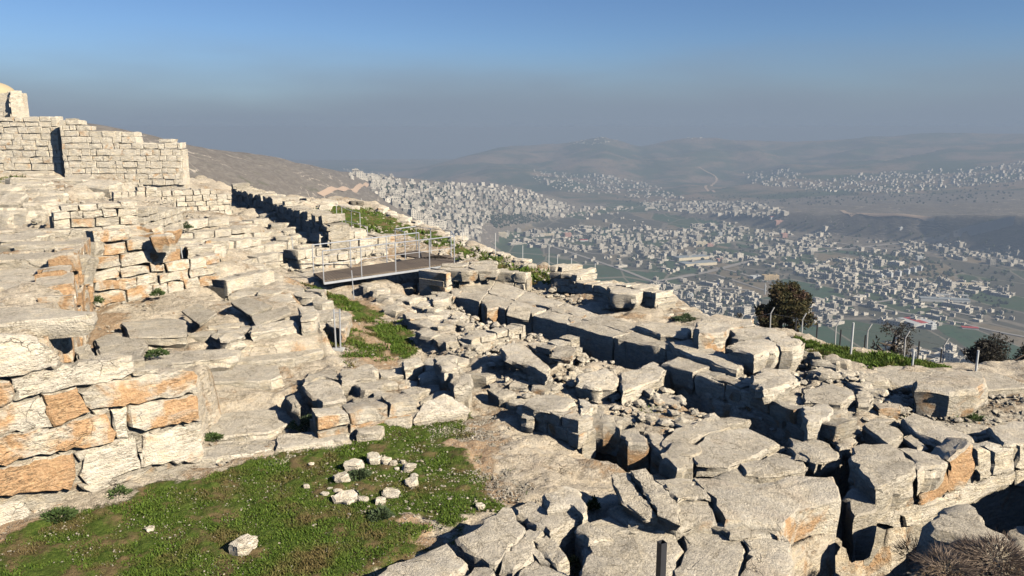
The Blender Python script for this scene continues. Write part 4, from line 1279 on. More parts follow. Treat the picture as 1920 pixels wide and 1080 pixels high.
slab('grooved roof-like slab beside the pit, sunlit on top', [(1238, 838), (1262, 805), (1340, 775), (1372, 795), (1300, 825), (1260, 850)], h=.3, thick=.4, grey=.9, tilt=(.05, .05))
slab('broad broken slab right of the pit with brown patches', [(1290, 845), (1330, 812), (1400, 800), (1465, 830), (1400, 860), (1370, 872), (1310, 870)], h=.32, thick=.35, grey=.9, stain=.3)
slab('slanted grey boulder jutting out of the pit', [(1240, 850), (1265, 825), (1310, 830), (1316, 845), (1280, 875), (1262, 880)], h=.35, thick=.9, grey=1, bright=.85, rough=.07)
slab('flat slab with an orange streak in front of the second trench', [(1385, 872), (1460, 848), (1505, 860), (1510, 880), (1440, 893), (1400, 888)], h=.28, thick=.35, grey=.8, stain=.25)
slab('thin triangular slab below the orange-streaked one', [(1330, 895), (1378, 876), (1428, 905), (1380, 910)], h=.22, thick=.25, grey=.9)
slab('pale rounded slab near the end of the second trench', [(1478, 840), (1520, 820), (1555, 832), (1577, 850), (1540, 868), (1490, 858)], h=.3, thick=.3, grey=.85)
pw = thing('pit_wall', 'brown boulders lining the far side of the shaded pit', 'wall', P(1170, 830, -6.8))
for px, h, th in (([(1092, 775), (1125, 765), (1160, 790), (1162, 806), (1130, 800), (1096, 796)], .35, .6), ([(1155, 806), (1185, 800), (1212, 815), (1216, 830), (1180, 830)], .3, .7),
                  ([(1100, 825), (1130, 822), (1190, 858), (1185, 870), (1110, 836)], -.35, .4), ([(1212, 815), (1235, 822), (1238, 845), (1222, 842)], .2, .9)):
    slab(None, px, h=h, thick=th, parent=pw, name='boulder', stain=.6, grey=.5, bright=.8, rough=.05)
slab('flat block at the near lip of the shaded pit', [(1212, 812), (1232, 808), (1262, 835), (1250, 850), (1222, 838)], h=.25, thick=.3, grey=.8)

# ---- right: boulders and loose blocks
slab('long boulder at the back of the big boulder pile', [(1302, 601), (1340, 590), (1412, 597), (1416, 606), (1368, 612), (1362, 622), (1310, 625)], h=.85, thick=.85, grey=.7, stain=.6, rough=.05)
slab('great rounded block curving down at the right of the pile', [(1366, 612), (1415, 605), (1470, 620), (1503, 634), (1500, 650), (1470, 652), (1440, 634), (1370, 626)], h=.8, thick=.75, grey=.5, bright=1.08, rough=.05, bevel=.1)
slab('block with a dark left side at the front of the pile', [(1363, 648), (1398, 636), (1452, 636), (1462, 652), (1410, 664)], h=.8, thick=.5, grey=.6, bright=1.05, rough=.045, bevel=.08)
slab('long low block left of the boulder pile', [(1257, 640), (1290, 636), (1345, 655), (1392, 682), (1380, 694), (1335, 678), (1260, 652)], h=.5, thick=.55, grey=.8, rough=.045, stain=.1)
slab('flat slab poking out left of the boulder pile', [(1190, 610), (1225, 602), (1298, 618), (1290, 632), (1240, 628)], h=.45, thick=.35, grey=.8)
slab('squarish block in front of the boulder pile', [(1404, 706), (1428, 690), (1482, 690), (1497, 706), (1488, 722), (1430, 730)], h=.72, thick=.36, grey=.5, bright=1.05, bevel=.08, rough=.05)
slab('wide slab with a mottled top, right of the squarish block', [(1502, 728), (1560, 718), (1598, 728), (1604, 742), (1575, 756), (1510, 750)], h=.5, thick=.35, grey=.9, stain=.1)
slab('pale block with a bright end at the end of the trench wall', [(1500, 762), (1545, 752), (1565, 768), (1560, 780), (1515, 792)], h=.55, thick=.55, grey=.4, bright=1.08)
slab('massive pitted boulder with a flat top standing on the rock plain', [(1712, 712), (1738, 700), (1785, 692), (1848, 700), (1855, 716), (1838, 728), (1780, 732), (1718, 726)], h=.66, thick=.68, grey=.75, stain=.5, rough=.034, bevel=.09, seg=.12, bright=.92, name='boulder', cat='boulder')
fill('heap of rounded stones behind the mottled slab', [(1500, 665), (1560, 672), (1640, 705), (1640, 725), (1590, 722), (1520, 712), (1490, 700)], .55, h=(.05, .4), ang=-.6, aniso=1.2, tilt=.25, skip=.04, name='stone_heap', cat='heap', grey=.75, gap=.04, bevel=.08, rough=.05)
fill('smooth flat bedrock sheets on the right skyline of the ruin', [(1560, 680), (1700, 690), (1980, 705), (2100, 760), (1860, 762), (1740, 735), (1640, 715)], 1.9, h=(.02, .12), ang=.1, aniso=1.7, tilt=.02, name='bedrock_sheets', cat='rock', grey=.85, stain=.1, gap=.025, thick=.4, rough=.035)
fill('small broken stones between the boulder pile and the pitted boulder', [(1580, 745), (1640, 722), (1720, 745), (1720, 785), (1690, 800), (1600, 790), (1570, 770)], .48, h=(.05, .3), ang=-.5, aniso=1.3, tilt=.22, skip=.08, name='stone_heap', cat='heap', grey=.8, gap=.04)
slab('rounded stone in front of the mottled slab', [(1600, 740), (1622, 730), (1640, 738), (1632, 756), (1606, 756)], h=.42, thick=.4, grey=.9, rough=.05)
slab('small slab with an orange front left of the pitted boulder', [(1640, 755), (1685, 755), (1690, 765), (1645, 768)], h=.34, thick=.3, grey=.6, stain=.8)
slab('dark-fronted square slab tilted towards the camera', [(1614, 797), (1638, 786), (1684, 798), (1698, 812), (1665, 832)], h=.42, thick=.38, grey=.9, tilt=(0, .12))
slab('long slab with a black gap beneath it', [(1690, 783), (1712, 774), (1812, 808), (1830, 826), (1792, 850), (1758, 828), (1708, 806)], h=.38, thick=.4, grey=.9, tilt=(.02, .06), seg=.12)
slab('small triangular slab beside the tilted square one', [(1692, 822), (1712, 814), (1740, 838), (1720, 842)], h=.28, thick=.25, grey=.9)
slab('big slab with a dark cut end over the right hand wall', [(1592, 862), (1602, 832), (1672, 834), (1720, 868), (1714, 886), (1642, 915)], h=.5, thick=.62, grey=.9, rough=.04)
slab('cracked slab next to the one with the dark cut end', [(1676, 836), (1762, 850), (1776, 868), (1722, 884), (1716, 866)], h=.46, thick=.5, grey=.9, rough=.04)
slab('round-cornered slab at the right margin above the wall', [(1850, 800), (1900, 790), (1990, 800), (1960, 830), (1880, 832)], h=.4, thick=.35, grey=.7)
slab('six-sided slab beside the dark hollow', [(1478, 818), (1500, 830), (1575, 845), (1577, 856), (1530, 866), (1486, 842)], h=.34, thick=.3, grey=.85)
slab('little square stone between the hollow and the tilted slab', [(1562, 822), (1580, 810), (1606, 822), (1596, 840), (1572, 840)], h=.26, thick=.25, grey=.85)
fill('weathered slabs behind the right hand wall', [(1720, 745), (1880, 770), (2050, 770), (2000, 840), (1850, 830), (1770, 795)], .75, h=(.05, .2), ang=-.3, aniso=1.4, tilt=.08, skip=.3, name='stone_paving', grey=.85, gap=.06)
rwa, rwb = P(1640, 960, -6.45), P(2150, 830, -6.45)
rdir = (rwb - rwa).normalized(); rn = Vector((rdir.y, -rdir.x, 0))
if rn.dot(-rwa) < 0: rn = -rn
rw = thing('block_wall', 'sunlit wall of orange and white blocks at the lower right edge', 'wall', (rwa + rwb) / 2)
for px, st, br in (([(1645, 925), (1688, 905), (1714, 896), (1716, 930), (1690, 958), (1650, 950)], .7, 1.15), ([(1721, 896), (1775, 868), (1779, 925), (1730, 957)], .85, 1.1), ([(1782, 862), (1826, 830), (1832, 880), (1810, 915), (1782, 928)], .95, 1.1),
                   ([(1832, 842), (1858, 846), (1858, 892), (1836, 905), (1830, 884)], .2, 1.1), ([(1862, 848), (1905, 838), (1902, 885), (1862, 894)], .2, 1.1), ([(1908, 836), (2000, 810), (2000, 860), (1906, 882)], .3, 1.1),
                   ([(1690, 962), (1780, 932), (1840, 908), (1905, 886), (1900, 905), (1790, 955), (1700, 990)], .3, 1.1), ([(1908, 884), (2010, 862), (2010, 900), (1906, 910)], .3, 1.1), ([(1630, 930), (1644, 928), (1650, 955), (1690, 962), (1690, 990), (1625, 985)], .5, 1)):
    stone(px_plane(px, rwa, rn), rn, .5, rw, 'block', seg=.12, rough=.035, bevel=.04, stain=st, grey=.2, bright=br)
core('infill', [rwa - rn * .12, rwb - rn * .12, rwb - rn * .5, rwa - rn * .5], -8.2, -5.9, rw)

# ---- bottom: plinth slabs in front
pl = thing('plinth', 'wide plinth of thick weathered slabs along the bottom of the view', 'plinth', P(1330, 960, -5.8))
for px, h_, st in (([(1130, 955), (1200, 905), (1290, 895), (1330, 935), (1352, 978), (1300, 976), (1200, 985)], .53, .3), ([(1294, 895), (1330, 892), (1440, 905), (1566, 888), (1574, 930), (1532, 944), (1502, 955), (1470, 985), (1356, 978), (1334, 935)], .55, .6),
                   ([(1090, 990), (1150, 962), (1260, 985), (1282, 1030), (1240, 1130), (1100, 1130)], .40, .2), ([(1264, 985), (1360, 988), (1400, 1020), (1380, 1130), (1245, 1130), (1286, 1030)], .37, .3), ([(1364, 988), (1470, 992), (1488, 1030), (1478, 1075), (1440, 1130), (1384, 1130), (1404, 1020)], .38, .5),
                   ([(1140, 975), (1230, 966), (1300, 985), (1250, 1000), (1150, 998)], .47, .5), ([(1310, 978), (1400, 985), (1466, 986), (1462, 1004), (1370, 1004)], .46, .4), ([(1240, 905), (1300, 900), (1330, 925), (1270, 935)], .62, .1)):
    slab(None, px, h=h_, thick=1.9 if h_ < .56 and h_ not in (.47, .46) else .2, parent=pl, name='slab', grey=.9, stain=st, rough=.045, seg=.09, bright=1.0)
slab(None, [(1100, 1010), (1190, 1000), (1200, 1060), (1180, 1100), (1095, 1100)], h=.46, thick=.6, parent=pl, name='slab', grey=.7, stain=.2, rough=.05, seg=.1)
slab(None, [(1580, 925), (1610, 915), (1640, 935), (1645, 955), (1600, 965)], h=.2, thick=.9, parent=pl, name='block', grey=.8, stain=.2, rough=.05)
fs = thing('slab_row', 'row of broken pale slabs casting a dark edge on the grass', 'slabs', P(950, 1000, -5.7))
for px in ([(850, 1007), (880, 995), (908, 975), (962, 950), (987, 1000), (950, 1035), (930, 1058), (885, 1037)],
           [(727, 1062), (777, 1040), (840, 1017), (880, 1055), (845, 1082), (800, 1130), (650, 1130)],
           [(964, 950), (990, 938), (1027, 950), (1074, 947), (1095, 970), (1032, 995), (992, 984)],
           [(1000, 1012), (1027, 997), (1070, 1047), (1040, 1060)],
           [(847, 1082), (895, 1060), (927, 1068), (935, 1130), (810, 1130)],
           [(960, 1076), (1005, 1047), (1082, 1080), (1090, 1130), (945, 1130)],
           [(990, 988), (1015, 996), (1000, 1010), (1030, 1050), (1005, 1042), (960, 1068), (935, 1060), (955, 1035)],
           [(1075, 990), (1100, 975), (1155, 1010), (1100, 1015)]):
    slab(None, px, h=.5 + R.uniform(-.03, .03), thick=.62, parent=fs, name='slab', grey=.8, stain=.15, rough=.035, seg=.1, bright=1.02)
slab('orange-tinted block raised above the row of slabs at its far end', [(1015, 928), (1068, 908), (1088, 914), (1100, 940), (1098, 968), (1074, 946), (1030, 950)], h=.62, thick=.6, grey=.4, stain=.35, bright=1.08)
# grooved block: two long ridges on a base with a channel between them
gb = thing('grooved_block', 'tilted grey block with a deep groove along it, throwing a long shadow', 'stone block', P(1215, 930, -5.4))
gt = (.16, .22)
zc_ = P(1215, 930, None, .85)
gn = Vector((-gt[0], -gt[1], 1)).normalized()
for px, dz, th in (([(1145, 893), (1178, 884), (1196, 915), (1232, 965), (1215, 972), (1168, 945)], 0, .24), ([(1184, 884), (1212, 876), (1248, 915), (1276, 948), (1270, 980), (1238, 967), (1204, 915)], .02, .24),
                   ([(1147, 895), (1210, 878), (1272, 948), (1268, 982), (1218, 975), (1168, 948)], -.16, .35)):
    stone(px_plane(px, zc_ + Vector((0, 0, dz)), gn), gn, th, gb, 'ridge' if dz > -.1 else 'base', seg=.09, rough=.03, bevel=.03, grey=1, stain=0, bright=.92)
# square steel post in front
pp = PZ(1237, 1125, -5.62)
pt_ = ray(1241, 1016); pt_ = pt_ * (pp.y / pt_.y)
sp_ = thing('steel_post', 'square hollow steel post standing on the front plinth', 'post', pp)
hgt = pt_.z - pp.z
bm = bmesh.new()
for sx, sy, lx, ly in ((0, -.04, .085, .006), (0, .04, .085, .006), (-.04, 0, .006, .075), (.04, 0, .006, .075)):
    m_ = bmesh.ops.create_cube(bm, size=1)
    for v in m_['verts']: v.co = Vector((v.co.x * lx + sx, v.co.y * ly + sy, v.co.z * hgt + hgt / 2))
me = bpy.data.meshes.new('tube'); bm.to_mesh(me); bm.free()
link('tube', me, M_DARKSTEEL, sp_, pp).rotation_euler.z = .5
box_obj('base_plate', pp + Vector((0, 0, .01)), (.2, .2, .02), .5, M_DARKSTEEL, sp_)

# ---- dark hollow at the lower right
slab('big leaning boulder rising out of the dark hollow', [(1742, 955), (1770, 938), (1812, 942), (1850, 980), (1905, 1020), (1850, 1040), (1790, 1000), (1745, 985)], z=-5.62, thick=2.2, tilt=(-.12, .05), grey=1, stain=.1, rough=.08, bevel=.12, name='boulder', cat='boulder')
slab('grey boulder at the right margin beyond the dry bush', [(1890, 990), (1925, 980), (1990, 1000), (1980, 1040), (1905, 1030)], z=-6.6, thick=.9, grey=1, rough=.06, name='boulder', cat='boulder')
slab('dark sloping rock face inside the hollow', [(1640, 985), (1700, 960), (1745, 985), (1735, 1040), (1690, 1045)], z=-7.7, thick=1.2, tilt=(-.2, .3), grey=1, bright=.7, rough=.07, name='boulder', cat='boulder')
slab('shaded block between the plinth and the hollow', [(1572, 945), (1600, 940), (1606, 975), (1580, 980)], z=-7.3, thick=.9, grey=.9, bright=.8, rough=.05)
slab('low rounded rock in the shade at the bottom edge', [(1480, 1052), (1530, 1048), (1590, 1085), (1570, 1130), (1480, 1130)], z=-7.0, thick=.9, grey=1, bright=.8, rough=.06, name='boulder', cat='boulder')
slab('shaded slab corner at the bottom edge beside the plinth', [(1440, 1030), (1482, 1036), (1478, 1062), (1440, 1080)], z=-6.05, thick=.6, grey=.9, bright=.85)

# ---- ruins behind: low wall on the right skyline of the terrace
bw = wall('neat low wall of cream blocks ending at a sharp corner above the valley', P(1040, 542), P(1229, 588), [(0, -5.15), (.1, -5.1), (.28, -5.35), (.4, -5.5), (.55, -5.35), (1, -5.2)], course=.24, lens=(.3, .7), depth=1.0, stain=.35, grey=.25, bright=1.05, seg=.3)
wall('stub of coursed masonry with a dark left side where the neat low wall begins', P(1030, 545), P(1088, 552), [(0, -5.1), (.6, -5.12), (1, -5.3)], course=.24, lens=(.35, .7), depth=1.3, stain=.3, grey=.4, seg=.3)
fill('paving slabs along the top of the neat low wall', [(1140, 535), (1200, 528), (1232, 540), (1225, 552), (1140, 548)], .7, z=-5.28, thick=.5, h=(-.02, .08), ang=-.3, aniso=1.3, name='stone_paving', grey=.6)
fill('flat stones on the slope in front of the neat low wall', [(1000, 545), (1130, 580), (1250, 600), (1310, 620), (1240, 625), (1100, 582), (1000, 556)], .9, h=(.0, .12), ang=-.5, aniso=1.6, skip=.45, name='stone_paving', grey=.9, gap=.08)
fill('pale boulders on the outer slope beyond the wall corner', [(1232, 552), (1262, 562), (1310, 592), (1300, 606), (1240, 592)], .6, h=(.0, .2), ang=0, aniso=1.1, tilt=.2, skip=.2, name='stone_heap', cat='heap', grey=.5)
for (p, q, lb) in (((640, 388), (600, 374), 'small wall stub at the far crest of the ruins'),):
    wall(lb, P(575, 386), P(626, 388), [(0, -4.3), (1, -4.7)], course=.3, lens=(.4, .9), depth=.8, grey=.3)
rim = [(700, 392), (760, 418), (850, 450), (940, 482), (1050, 514), (1130, 540), (1140, 533), (1050, 506), (940, 472), (850, 440), (765, 404), (700, 382)]
fill('line of pale rocks along the far crest above the city', rim, .6, h=(.0, .2), ang=-.4, aniso=1.3, tilt=.2, skip=.2, name='rock_row', cat='rocks', grey=.25, bright=1.1, gap=.08, seg=.3)
fill('rough stones on the crest left of the green patch', [(570, 372), (640, 378), (690, 386), (640, 392), (590, 390)], .8, h=(.0, .3), ang=-.2, aniso=1.3, tilt=.2, skip=.2, name='rock_row', cat='rocks', grey=.3, bright=1.05, gap=.08, seg=.3)
fill('broken masonry between the shadowed wall and the far green patch', [(612, 412), (660, 428), (740, 456), (800, 480), (740, 472), (660, 466), (614, 444)], .7, h=(.02, .22), ang=-.5, aniso=1.3, tilt=.15, skip=.3, name='stone_heap', cat='heap', grey=.4, stain=.3, gap=.08, seg=.3)
fill('scattered flat stones on the slope right of the footbridge', [(860, 475), (960, 505), (1010, 530), (985, 548), (915, 520), (880, 495)], .8, h=(.0, .12), ang=-.5, aniso=1.4, tilt=.1, skip=.5, name='scattered_stones', cat='stones', grey=.5, gap=.1, seg=.3)

build_ground()
# ---- loose rubble and pebbles
rubble('loose pebbles strewn over the grass and the path', [(500, 840), (760, 795), (890, 770), (940, 800), (1010, 930), (960, 945), (800, 1000), (650, 960)], 1300, .015, .06, seed=2, cat='pebbles', name='pebbles')
rubble('small pale chips scattered in the foreground grass', [(-50, 990), (300, 900), (600, 835), (900, 770), (960, 940), (860, 1005), (700, 1080), (-50, 1090)], 5000, .008, .032, seed=3, cat='pebbles', name='pebbles')
rubble('dense gravel where the grass meets the bare path', [(800, 810), (920, 780), (960, 860), (1015, 930), (960, 942), (880, 880)], 9000, .010, .034, seed=4, cat='gravel', name='gravel')
rubble('gravel and chips on the green strip below the footbridge', [(560, 530), (700, 570), (790, 650), (760, 700), (630, 690), (620, 600)], 260, .02, .08, seed=5)
rubble('small stones spread over the terraces on the left', [(-100, 350), (250, 345), (600, 440), (640, 520), (420, 540), (0, 520)], 1500, .05, .28, seed=6)
rubble('stones lying loose over the middle of the ruins', [(820, 580), (860, 565), (1100, 620), (1300, 680), (1240, 760), (1080, 780), (940, 690), (900, 670), (820, 690)], 1000, .04, .22, seed=7, h=.02)
rubble('stones lying loose over the right side of the ruins', [(1100, 740), (1500, 690), (1700, 700), (1950, 740), (1950, 850), (1600, 880), (1300, 900), (1100, 800)], 1500, .04, .2, seed=8, h=.02)
rubble('chips on the far green slope', [(650, 395), (860, 450), (1100, 530), (1200, 590), (1000, 560), (840, 500), (640, 430)], 1300, .06, .3, seed=9)
rubble('chips and gravel packed between the slabs of the centre', [(820, 690), (850, 570), (1300, 640), (1240, 760), (1080, 780), (990, 770), (930, 690)], 4500, .02, .11, seed=21, h=.0)
rubble('chips and gravel packed between the slabs of the right side', [(1100, 740), (1500, 690), (1950, 720), (1950, 850), (1600, 890), (1300, 900), (1080, 800)], 5500, .02, .11, seed=22, h=.0)
rubble('chips packed between the stones of the left terraces', [(-50, 640), (95, 640), (180, 572), (420, 530), (600, 500), (600, 420), (250, 360), (-50, 400)], 3500, .03, .14, seed=23)
rubble('broken stones of all sizes over the centre and right of the ruins', [(830, 600), (860, 565), (1300, 640), (1700, 720), (1600, 840), (1080, 780), (990, 765), (930, 690), (880, 660)], 800, .10, .32, seed=31, h=.06, bright=.98)
rubble('rubble bank at the bottom right corner', [(1640, 1120), (1720, 1035), (1780, 1010), (2050, 1000), (2050, 1200)], 7000, .012, .07, seed=10, bright=.62, stain=.9)
rubble('stones collected on the apron beside the big wall', [(385, 840), (600, 800), (600, 835), (385, 872)], 160, .03, .12, seed=12)
rubble('chips lying on the sunken floor', [(160, 640), (180, 580), (420, 540), (600, 540), (620, 600), (230, 640)], 160, .03, .1, seed=13)

# ---- ring of stones on the grass
RING = [((700, 861), .30, .26, 'tall pointed white stone at the top of the ring of stones on the grass'), ((661, 873), .36, .26, 'grey lumpy stone at the upper left of the ring'),
        ((723, 862), .20, .20, 'small cracked stone just right of the pointed one in the ring'), ((740, 864), .15, .14, 'smaller grey stone in the upper right of the ring'),
        ((754, 862), .11, .12, 'tiny white stone beside the cream block of the ring'), ((769, 874), .26, .20, 'cream squarish block at the right of the ring'),
        ((777, 889), .17, .13, 'small stone below the cream block of the ring'), ((771, 902), .28, .18, 'white rounded stone at the lower right of the ring'),
        ((638, 897), .30, .24, 'tan blocky stone at the left of the ring'), ((633, 916), .15, .10, 'thin white stone below the tan one of the ring'),
        ((608, 922), .17, .12, 'outlying small white stone at the lower left of the ring'), ((619, 911), .09, .07, 'tiny chip left of the ring'),
        ((647, 931), .52, .14, 'flat grey slab lying at the lower left of the ring'), ((682, 931), .19, .1, 'small white wedge at the bottom of the ring'),
        ((735, 922), .36, .12, 'long white wedge at the lower right of the ring'), ((713, 935), .19, .15, 'round white stone below the ring'),
        ((690, 877), .09, .07, 'pebble inside the ring under the pointed stone'), ((744, 873), .1, .07, 'pebble inside the ring under the smaller grey stone')]


def lump(label, px, wd, ht, name='ring_stone', cat='stone', bright=1.15, grey=.25, group=None, wide=1.0, base=None):
    p = base if base is not None else P(px[0], px[1] + 8)
    k = R.randint(5, 8)
    pts = []
    a0 = R.uniform(0, 6.28)
    for i in range(k):
        a = a0 + 6.283 * i / k + R.uniform(-.2, .2)
        r_ = wd / 2 * R.uniform(.72, 1.05)
        pts.append(Vector((p.x + math.cos(a) * r_ * wide, p.y + math.sin(a) * r_ * .85, p.z + ht * .72)))
    return setp(stone(pts, Vector((R.uniform(-.3, .3), R.uniform(-.35, .1), 1)), ht * 1.1, None, name, seg=wd / 5, rough=wd * .1, bevel=ht * .4, bright=bright, grey=grey, stain=.05), label, cat, group)


for px, wd, ht, lb in RING: lump(lb, px, wd * 1.1, ht * .85)
lump('lone round white stone on the grass in the foreground', (459, 1022), .40, .28, bright=1.2, grey=.1, name='white_stone', base=P(459, 1034))
lump('small white stone near the row of broken slabs', (899, 950), .17, .1, name='white_stone', base=P(899, 953))
lump('small white stone left of the stone ring', (574, 913), .12, .09, name='white_stone', base=P(574, 915))
lump('white pebble below and left of the stone ring', (590, 987), .09, .06, name='white_stone', base=P(590, 988))
lump('flat pale stone on the grass near the big wall', (280, 992), .18, .06, name='white_stone', base=P(280, 993))
lump('pale stone on the grass beside the low stepped stones', (584, 872), .12, .07, name='white_stone', base=P(584, 873))
# ---- vegetation close by
gp = wpoly([(-250, 1060), (-100, 1000), (0, 970), (150, 945), (270, 900), (385, 860), (480, 850), (600, 825), (760, 785), (890, 758), (930, 800), (1010, 940), (860, 1015), (700, 1085), (600, 1250), (-300, 1250)])


def gd(X, Y): return np.clip(masks(X, Y)[0] * 1.5 - 0.5 + 0.8 * fbm(X * 2.3, Y * 2.3, octv=3, seed=99), 0, 1)


leaves('grass', 'low green clover and grass in the foreground', gp, 190000, .030, .022, M_GRASS, 1, gd)
leaves('grass', 'bright green patch of grass on the path below the footbridge', wpoly([(560, 525), (780, 600), (800, 650), (770, 695), (620, 690), (600, 600)]), 60000, .065, .04, M_GRASS, 2, gd)
leaves('grass', 'green slope along the far crest', wpoly([(570, 388), (690, 380), (800, 425), (940, 475), (1140, 515), (1140, 548), (960, 535), (850, 488), (600, 420)]), 60000, .12, .07, M_GRASS, 3, gd)
leaves('grass', 'green strip before the fence on the right', wpoly([(1490, 630), (1620, 662), (1790, 688), (1760, 700), (1600, 692), (1500, 675)]), 22000, .08, .06, M_GRASS, 4, gd)
leaves('grass', 'weeds between the stones on the right', wpoly([(1100, 730), (1400, 730), (1880, 770), (1880, 830), (1500, 900), (1200, 800)]), 9000, .05, .04, M_GRASS, 5, gd)
leaves('grass', 'thin grass at the foot of the castle terraces', wpoly([(-50, 330), (40, 325), (60, 345), (0, 352)], -2.9), 2500, .14, .1, M_GRASS, 6)
PL = [((575, 800), .35, .30, M_HERB, 'grey-green bush growing at the dark crevice above the grass'), ((398, 822), .22, .12, M_WEED, 'small green weed between the big wall and the apron'),
      ((672, 893), .24, .14, M_HERB, 'dark green weed inside the ring of stones'), ((712, 968), .22, .16, M_HERB, 'grey-green thistle below the ring of stones'),
      ((110, 970), .30, .16, M_WEED, 'leafy weed at the foot of the big wall'), 
      ((220, 930), .28, .16, M_WEED, 'leafy weed in front of the thin kerb stones'), ((1075, 1062), .17, .16, M_HERB, 'tuft of herb growing among the slabs at the bottom'),
      ((1113, 955), .10, .3, M_WEED, 'stalky weed between the slabs and the grooved block'), ((826, 712), .2, .16, M_WEED, 'weed growing between the two path boulders'), ((290, 665), .3, .14, M_WEED, 'grass tuft on top of the big wall'),
      ((345, 428), .35, .3, M_HERB, 'dark bush on the terrace above the benches'), ((177, 568), .3, .3, M_WEED, 'green weed in the corner of the sunken floor'), ((428, 538), .35, .35, M_WEED, 'weed at the gap between the block walls'),
      ((296, 553), .25, .2, M_WEED, 'little weed at the foot of the orange block wall'), ((1180, 565), .35, .2, M_HERB, 'low bush in front of the neat cream wall'), ((1285, 600), .45, .2, M_HERB, 'low shrub on the slope beside the boulder pile'),
      ((1830, 790), .3, .15, M_WEED, 'green weed under the pitted boulder'), ((730, 745), .16, .08, M_WEED, 'weed on the low rubble wall'), ((1165, 762), .15, .1, M_WEED, 'weed among the cracked flagstones')]
for i, (px, r_, h_, mt, lb) in enumerate(PL):
    z_ = {(290, 665): -4.5, (345, 428): -3.9}.get(px)
    p = P(px[0], px[1], z_)
    tuft('weed', lb, 'weed', p, r_ * .75, h_ * .8, int(300 + 1500 * r_), mt, 200 + i, .055 if r_ < .33 else .07)
db = PZ(1868, 1052, -5.62)
tuft('dry_bush', 'tangled dry brown bush at the lower right', 'bush', db, .42, .26, 1900, M_DRY, 300, .14, True)
tuft('dry_bush', 'smaller dry bush at the foot of the right boulder', 'bush', PZ(1775, 1068, -5.62), .3, .2, 900, M_DRY, 301, .13, True)
tuft('dry_bush', 'thin dry stalks at the rim of the dark hollow', 'bush', PZ(1715, 1045, -6.5), .3, .3, 400, M_DRY, 302, .14, True)
for i, (px, r_, lb) in enumerate([((1640, 668), .9, 'brown thicket behind the fence, nearest the grass end'), ((1560, 645), 1.0, 'brown thicket right of the dark tree'), ((1700, 680), .8, 'brown thicket behind the third white post')]):
    d_ = ray(*px); p = d_ * (34 / d_.y); p.z = float(Gz(p.x, p.y))
    tuft('thicket', lb, 'bushes', p, r_ * 1.6, max(1.0, d_.z * 34 / d_.y - p.z), 5000, M_SHRUB, 310 + i, .16, False)


def tree(label, base, top_px, rx, n, mat, seed, name='tree', squash=.8, bare=False, blobs=16, size=.13):
    rs = np.random.RandomState(seed)
    H = (ray(*top_px) * (base.y / ray(*top_px).y)).z - base.z
    t_ = thing(name, label, 'tree', base)
    cz = H - rx * squash
    pts = [base + Vector((0, 0, -.5)), base + Vector((.1, 0, cz * .35)), base + Vector((-.1, .1, cz * .8)), base + Vector((0, 0, H * .92))]
    V, F = tube([p - base for p in pts], [H * .035, H * .028, H * .018, H * .004], 8)
    for k in range(9 if not bare else 22):
        h0 = cz * rs.uniform(.35, .95) if not bare else H * rs.uniform(.25, .8)
        a = rs.uniform(0, 6.28); L = rx * rs.uniform(.6, 1.05)
        e = Vector((math.cos(a) * L, math.sin(a) * L, h0 + L * rs.uniform(.2, .9)))
        mid = Vector((e.x * .5, e.y * .5, h0 + (e.z - h0) * .35))
        V2, F2 = tube([Vector((0, 0, h0)), mid, e], [H * .014, H * .009, H * .003], 5)
        F += [tuple(i + len(V) for i in f) for f in F2]; V += V2
    me = bpy.data.meshes.new('trunk'); me.from_pydata([tuple(v) for v in V], [], F); me.shade_smooth()
    link('trunk', me, M_BARK, t_, base)
    bc = []
    for k in range(blobs):
        a = rs.uniform(0, 6.28); rr_ = rx * math.sqrt(rs.random()) * .78; zz = rs.uniform(-.85, .9)
        bc.append((math.cos(a) * rr_ * math.sqrt(max(.15, 1 - zz * zz)), math.sin(a) * rr_ * math.sqrt(max(.15, 1 - zz * zz)), cz + zz * rx * squash, rx * rs.uniform(.13, .36)))
    bc = np.array(bc)
    ki = rs.randint(0, blobs, n)
    d = rs.randn(n, 3); d /= np.linalg.norm(d, axis=1)[:, None]
    rr_ = bc[ki, 3] * rs.random(n) ** .35 * rs.uniform(.7, 1.15, n)
    C = bc[ki, :3] + d * rr_[:, None]
    s = size * rs.uniform(.5, 1.4, n)
    dv = rs.randn(n, 3); dv /= np.linalg.norm(dv, axis=1)[:, None]
    sv = np.cross(dv, rs.randn(n, 3)); sv /= np.linalg.norm(sv, axis=1)[:, None]
    VV = np.stack([C - sv * (s * .35)[:, None], C + sv * (s * .35)[:, None], C + dv * s[:, None]], 1).reshape(-1, 3)
    link('crown', np_mesh('crown', VV, np.arange(3 * n).reshape(-1, 3), smooth=False), mat, t_, base)
    return t_


def slope_pt(px, y):
    d = ray(px, 600); x = d.x * y / d.y
    return Vector((x, y, float(Gz(x, y))))


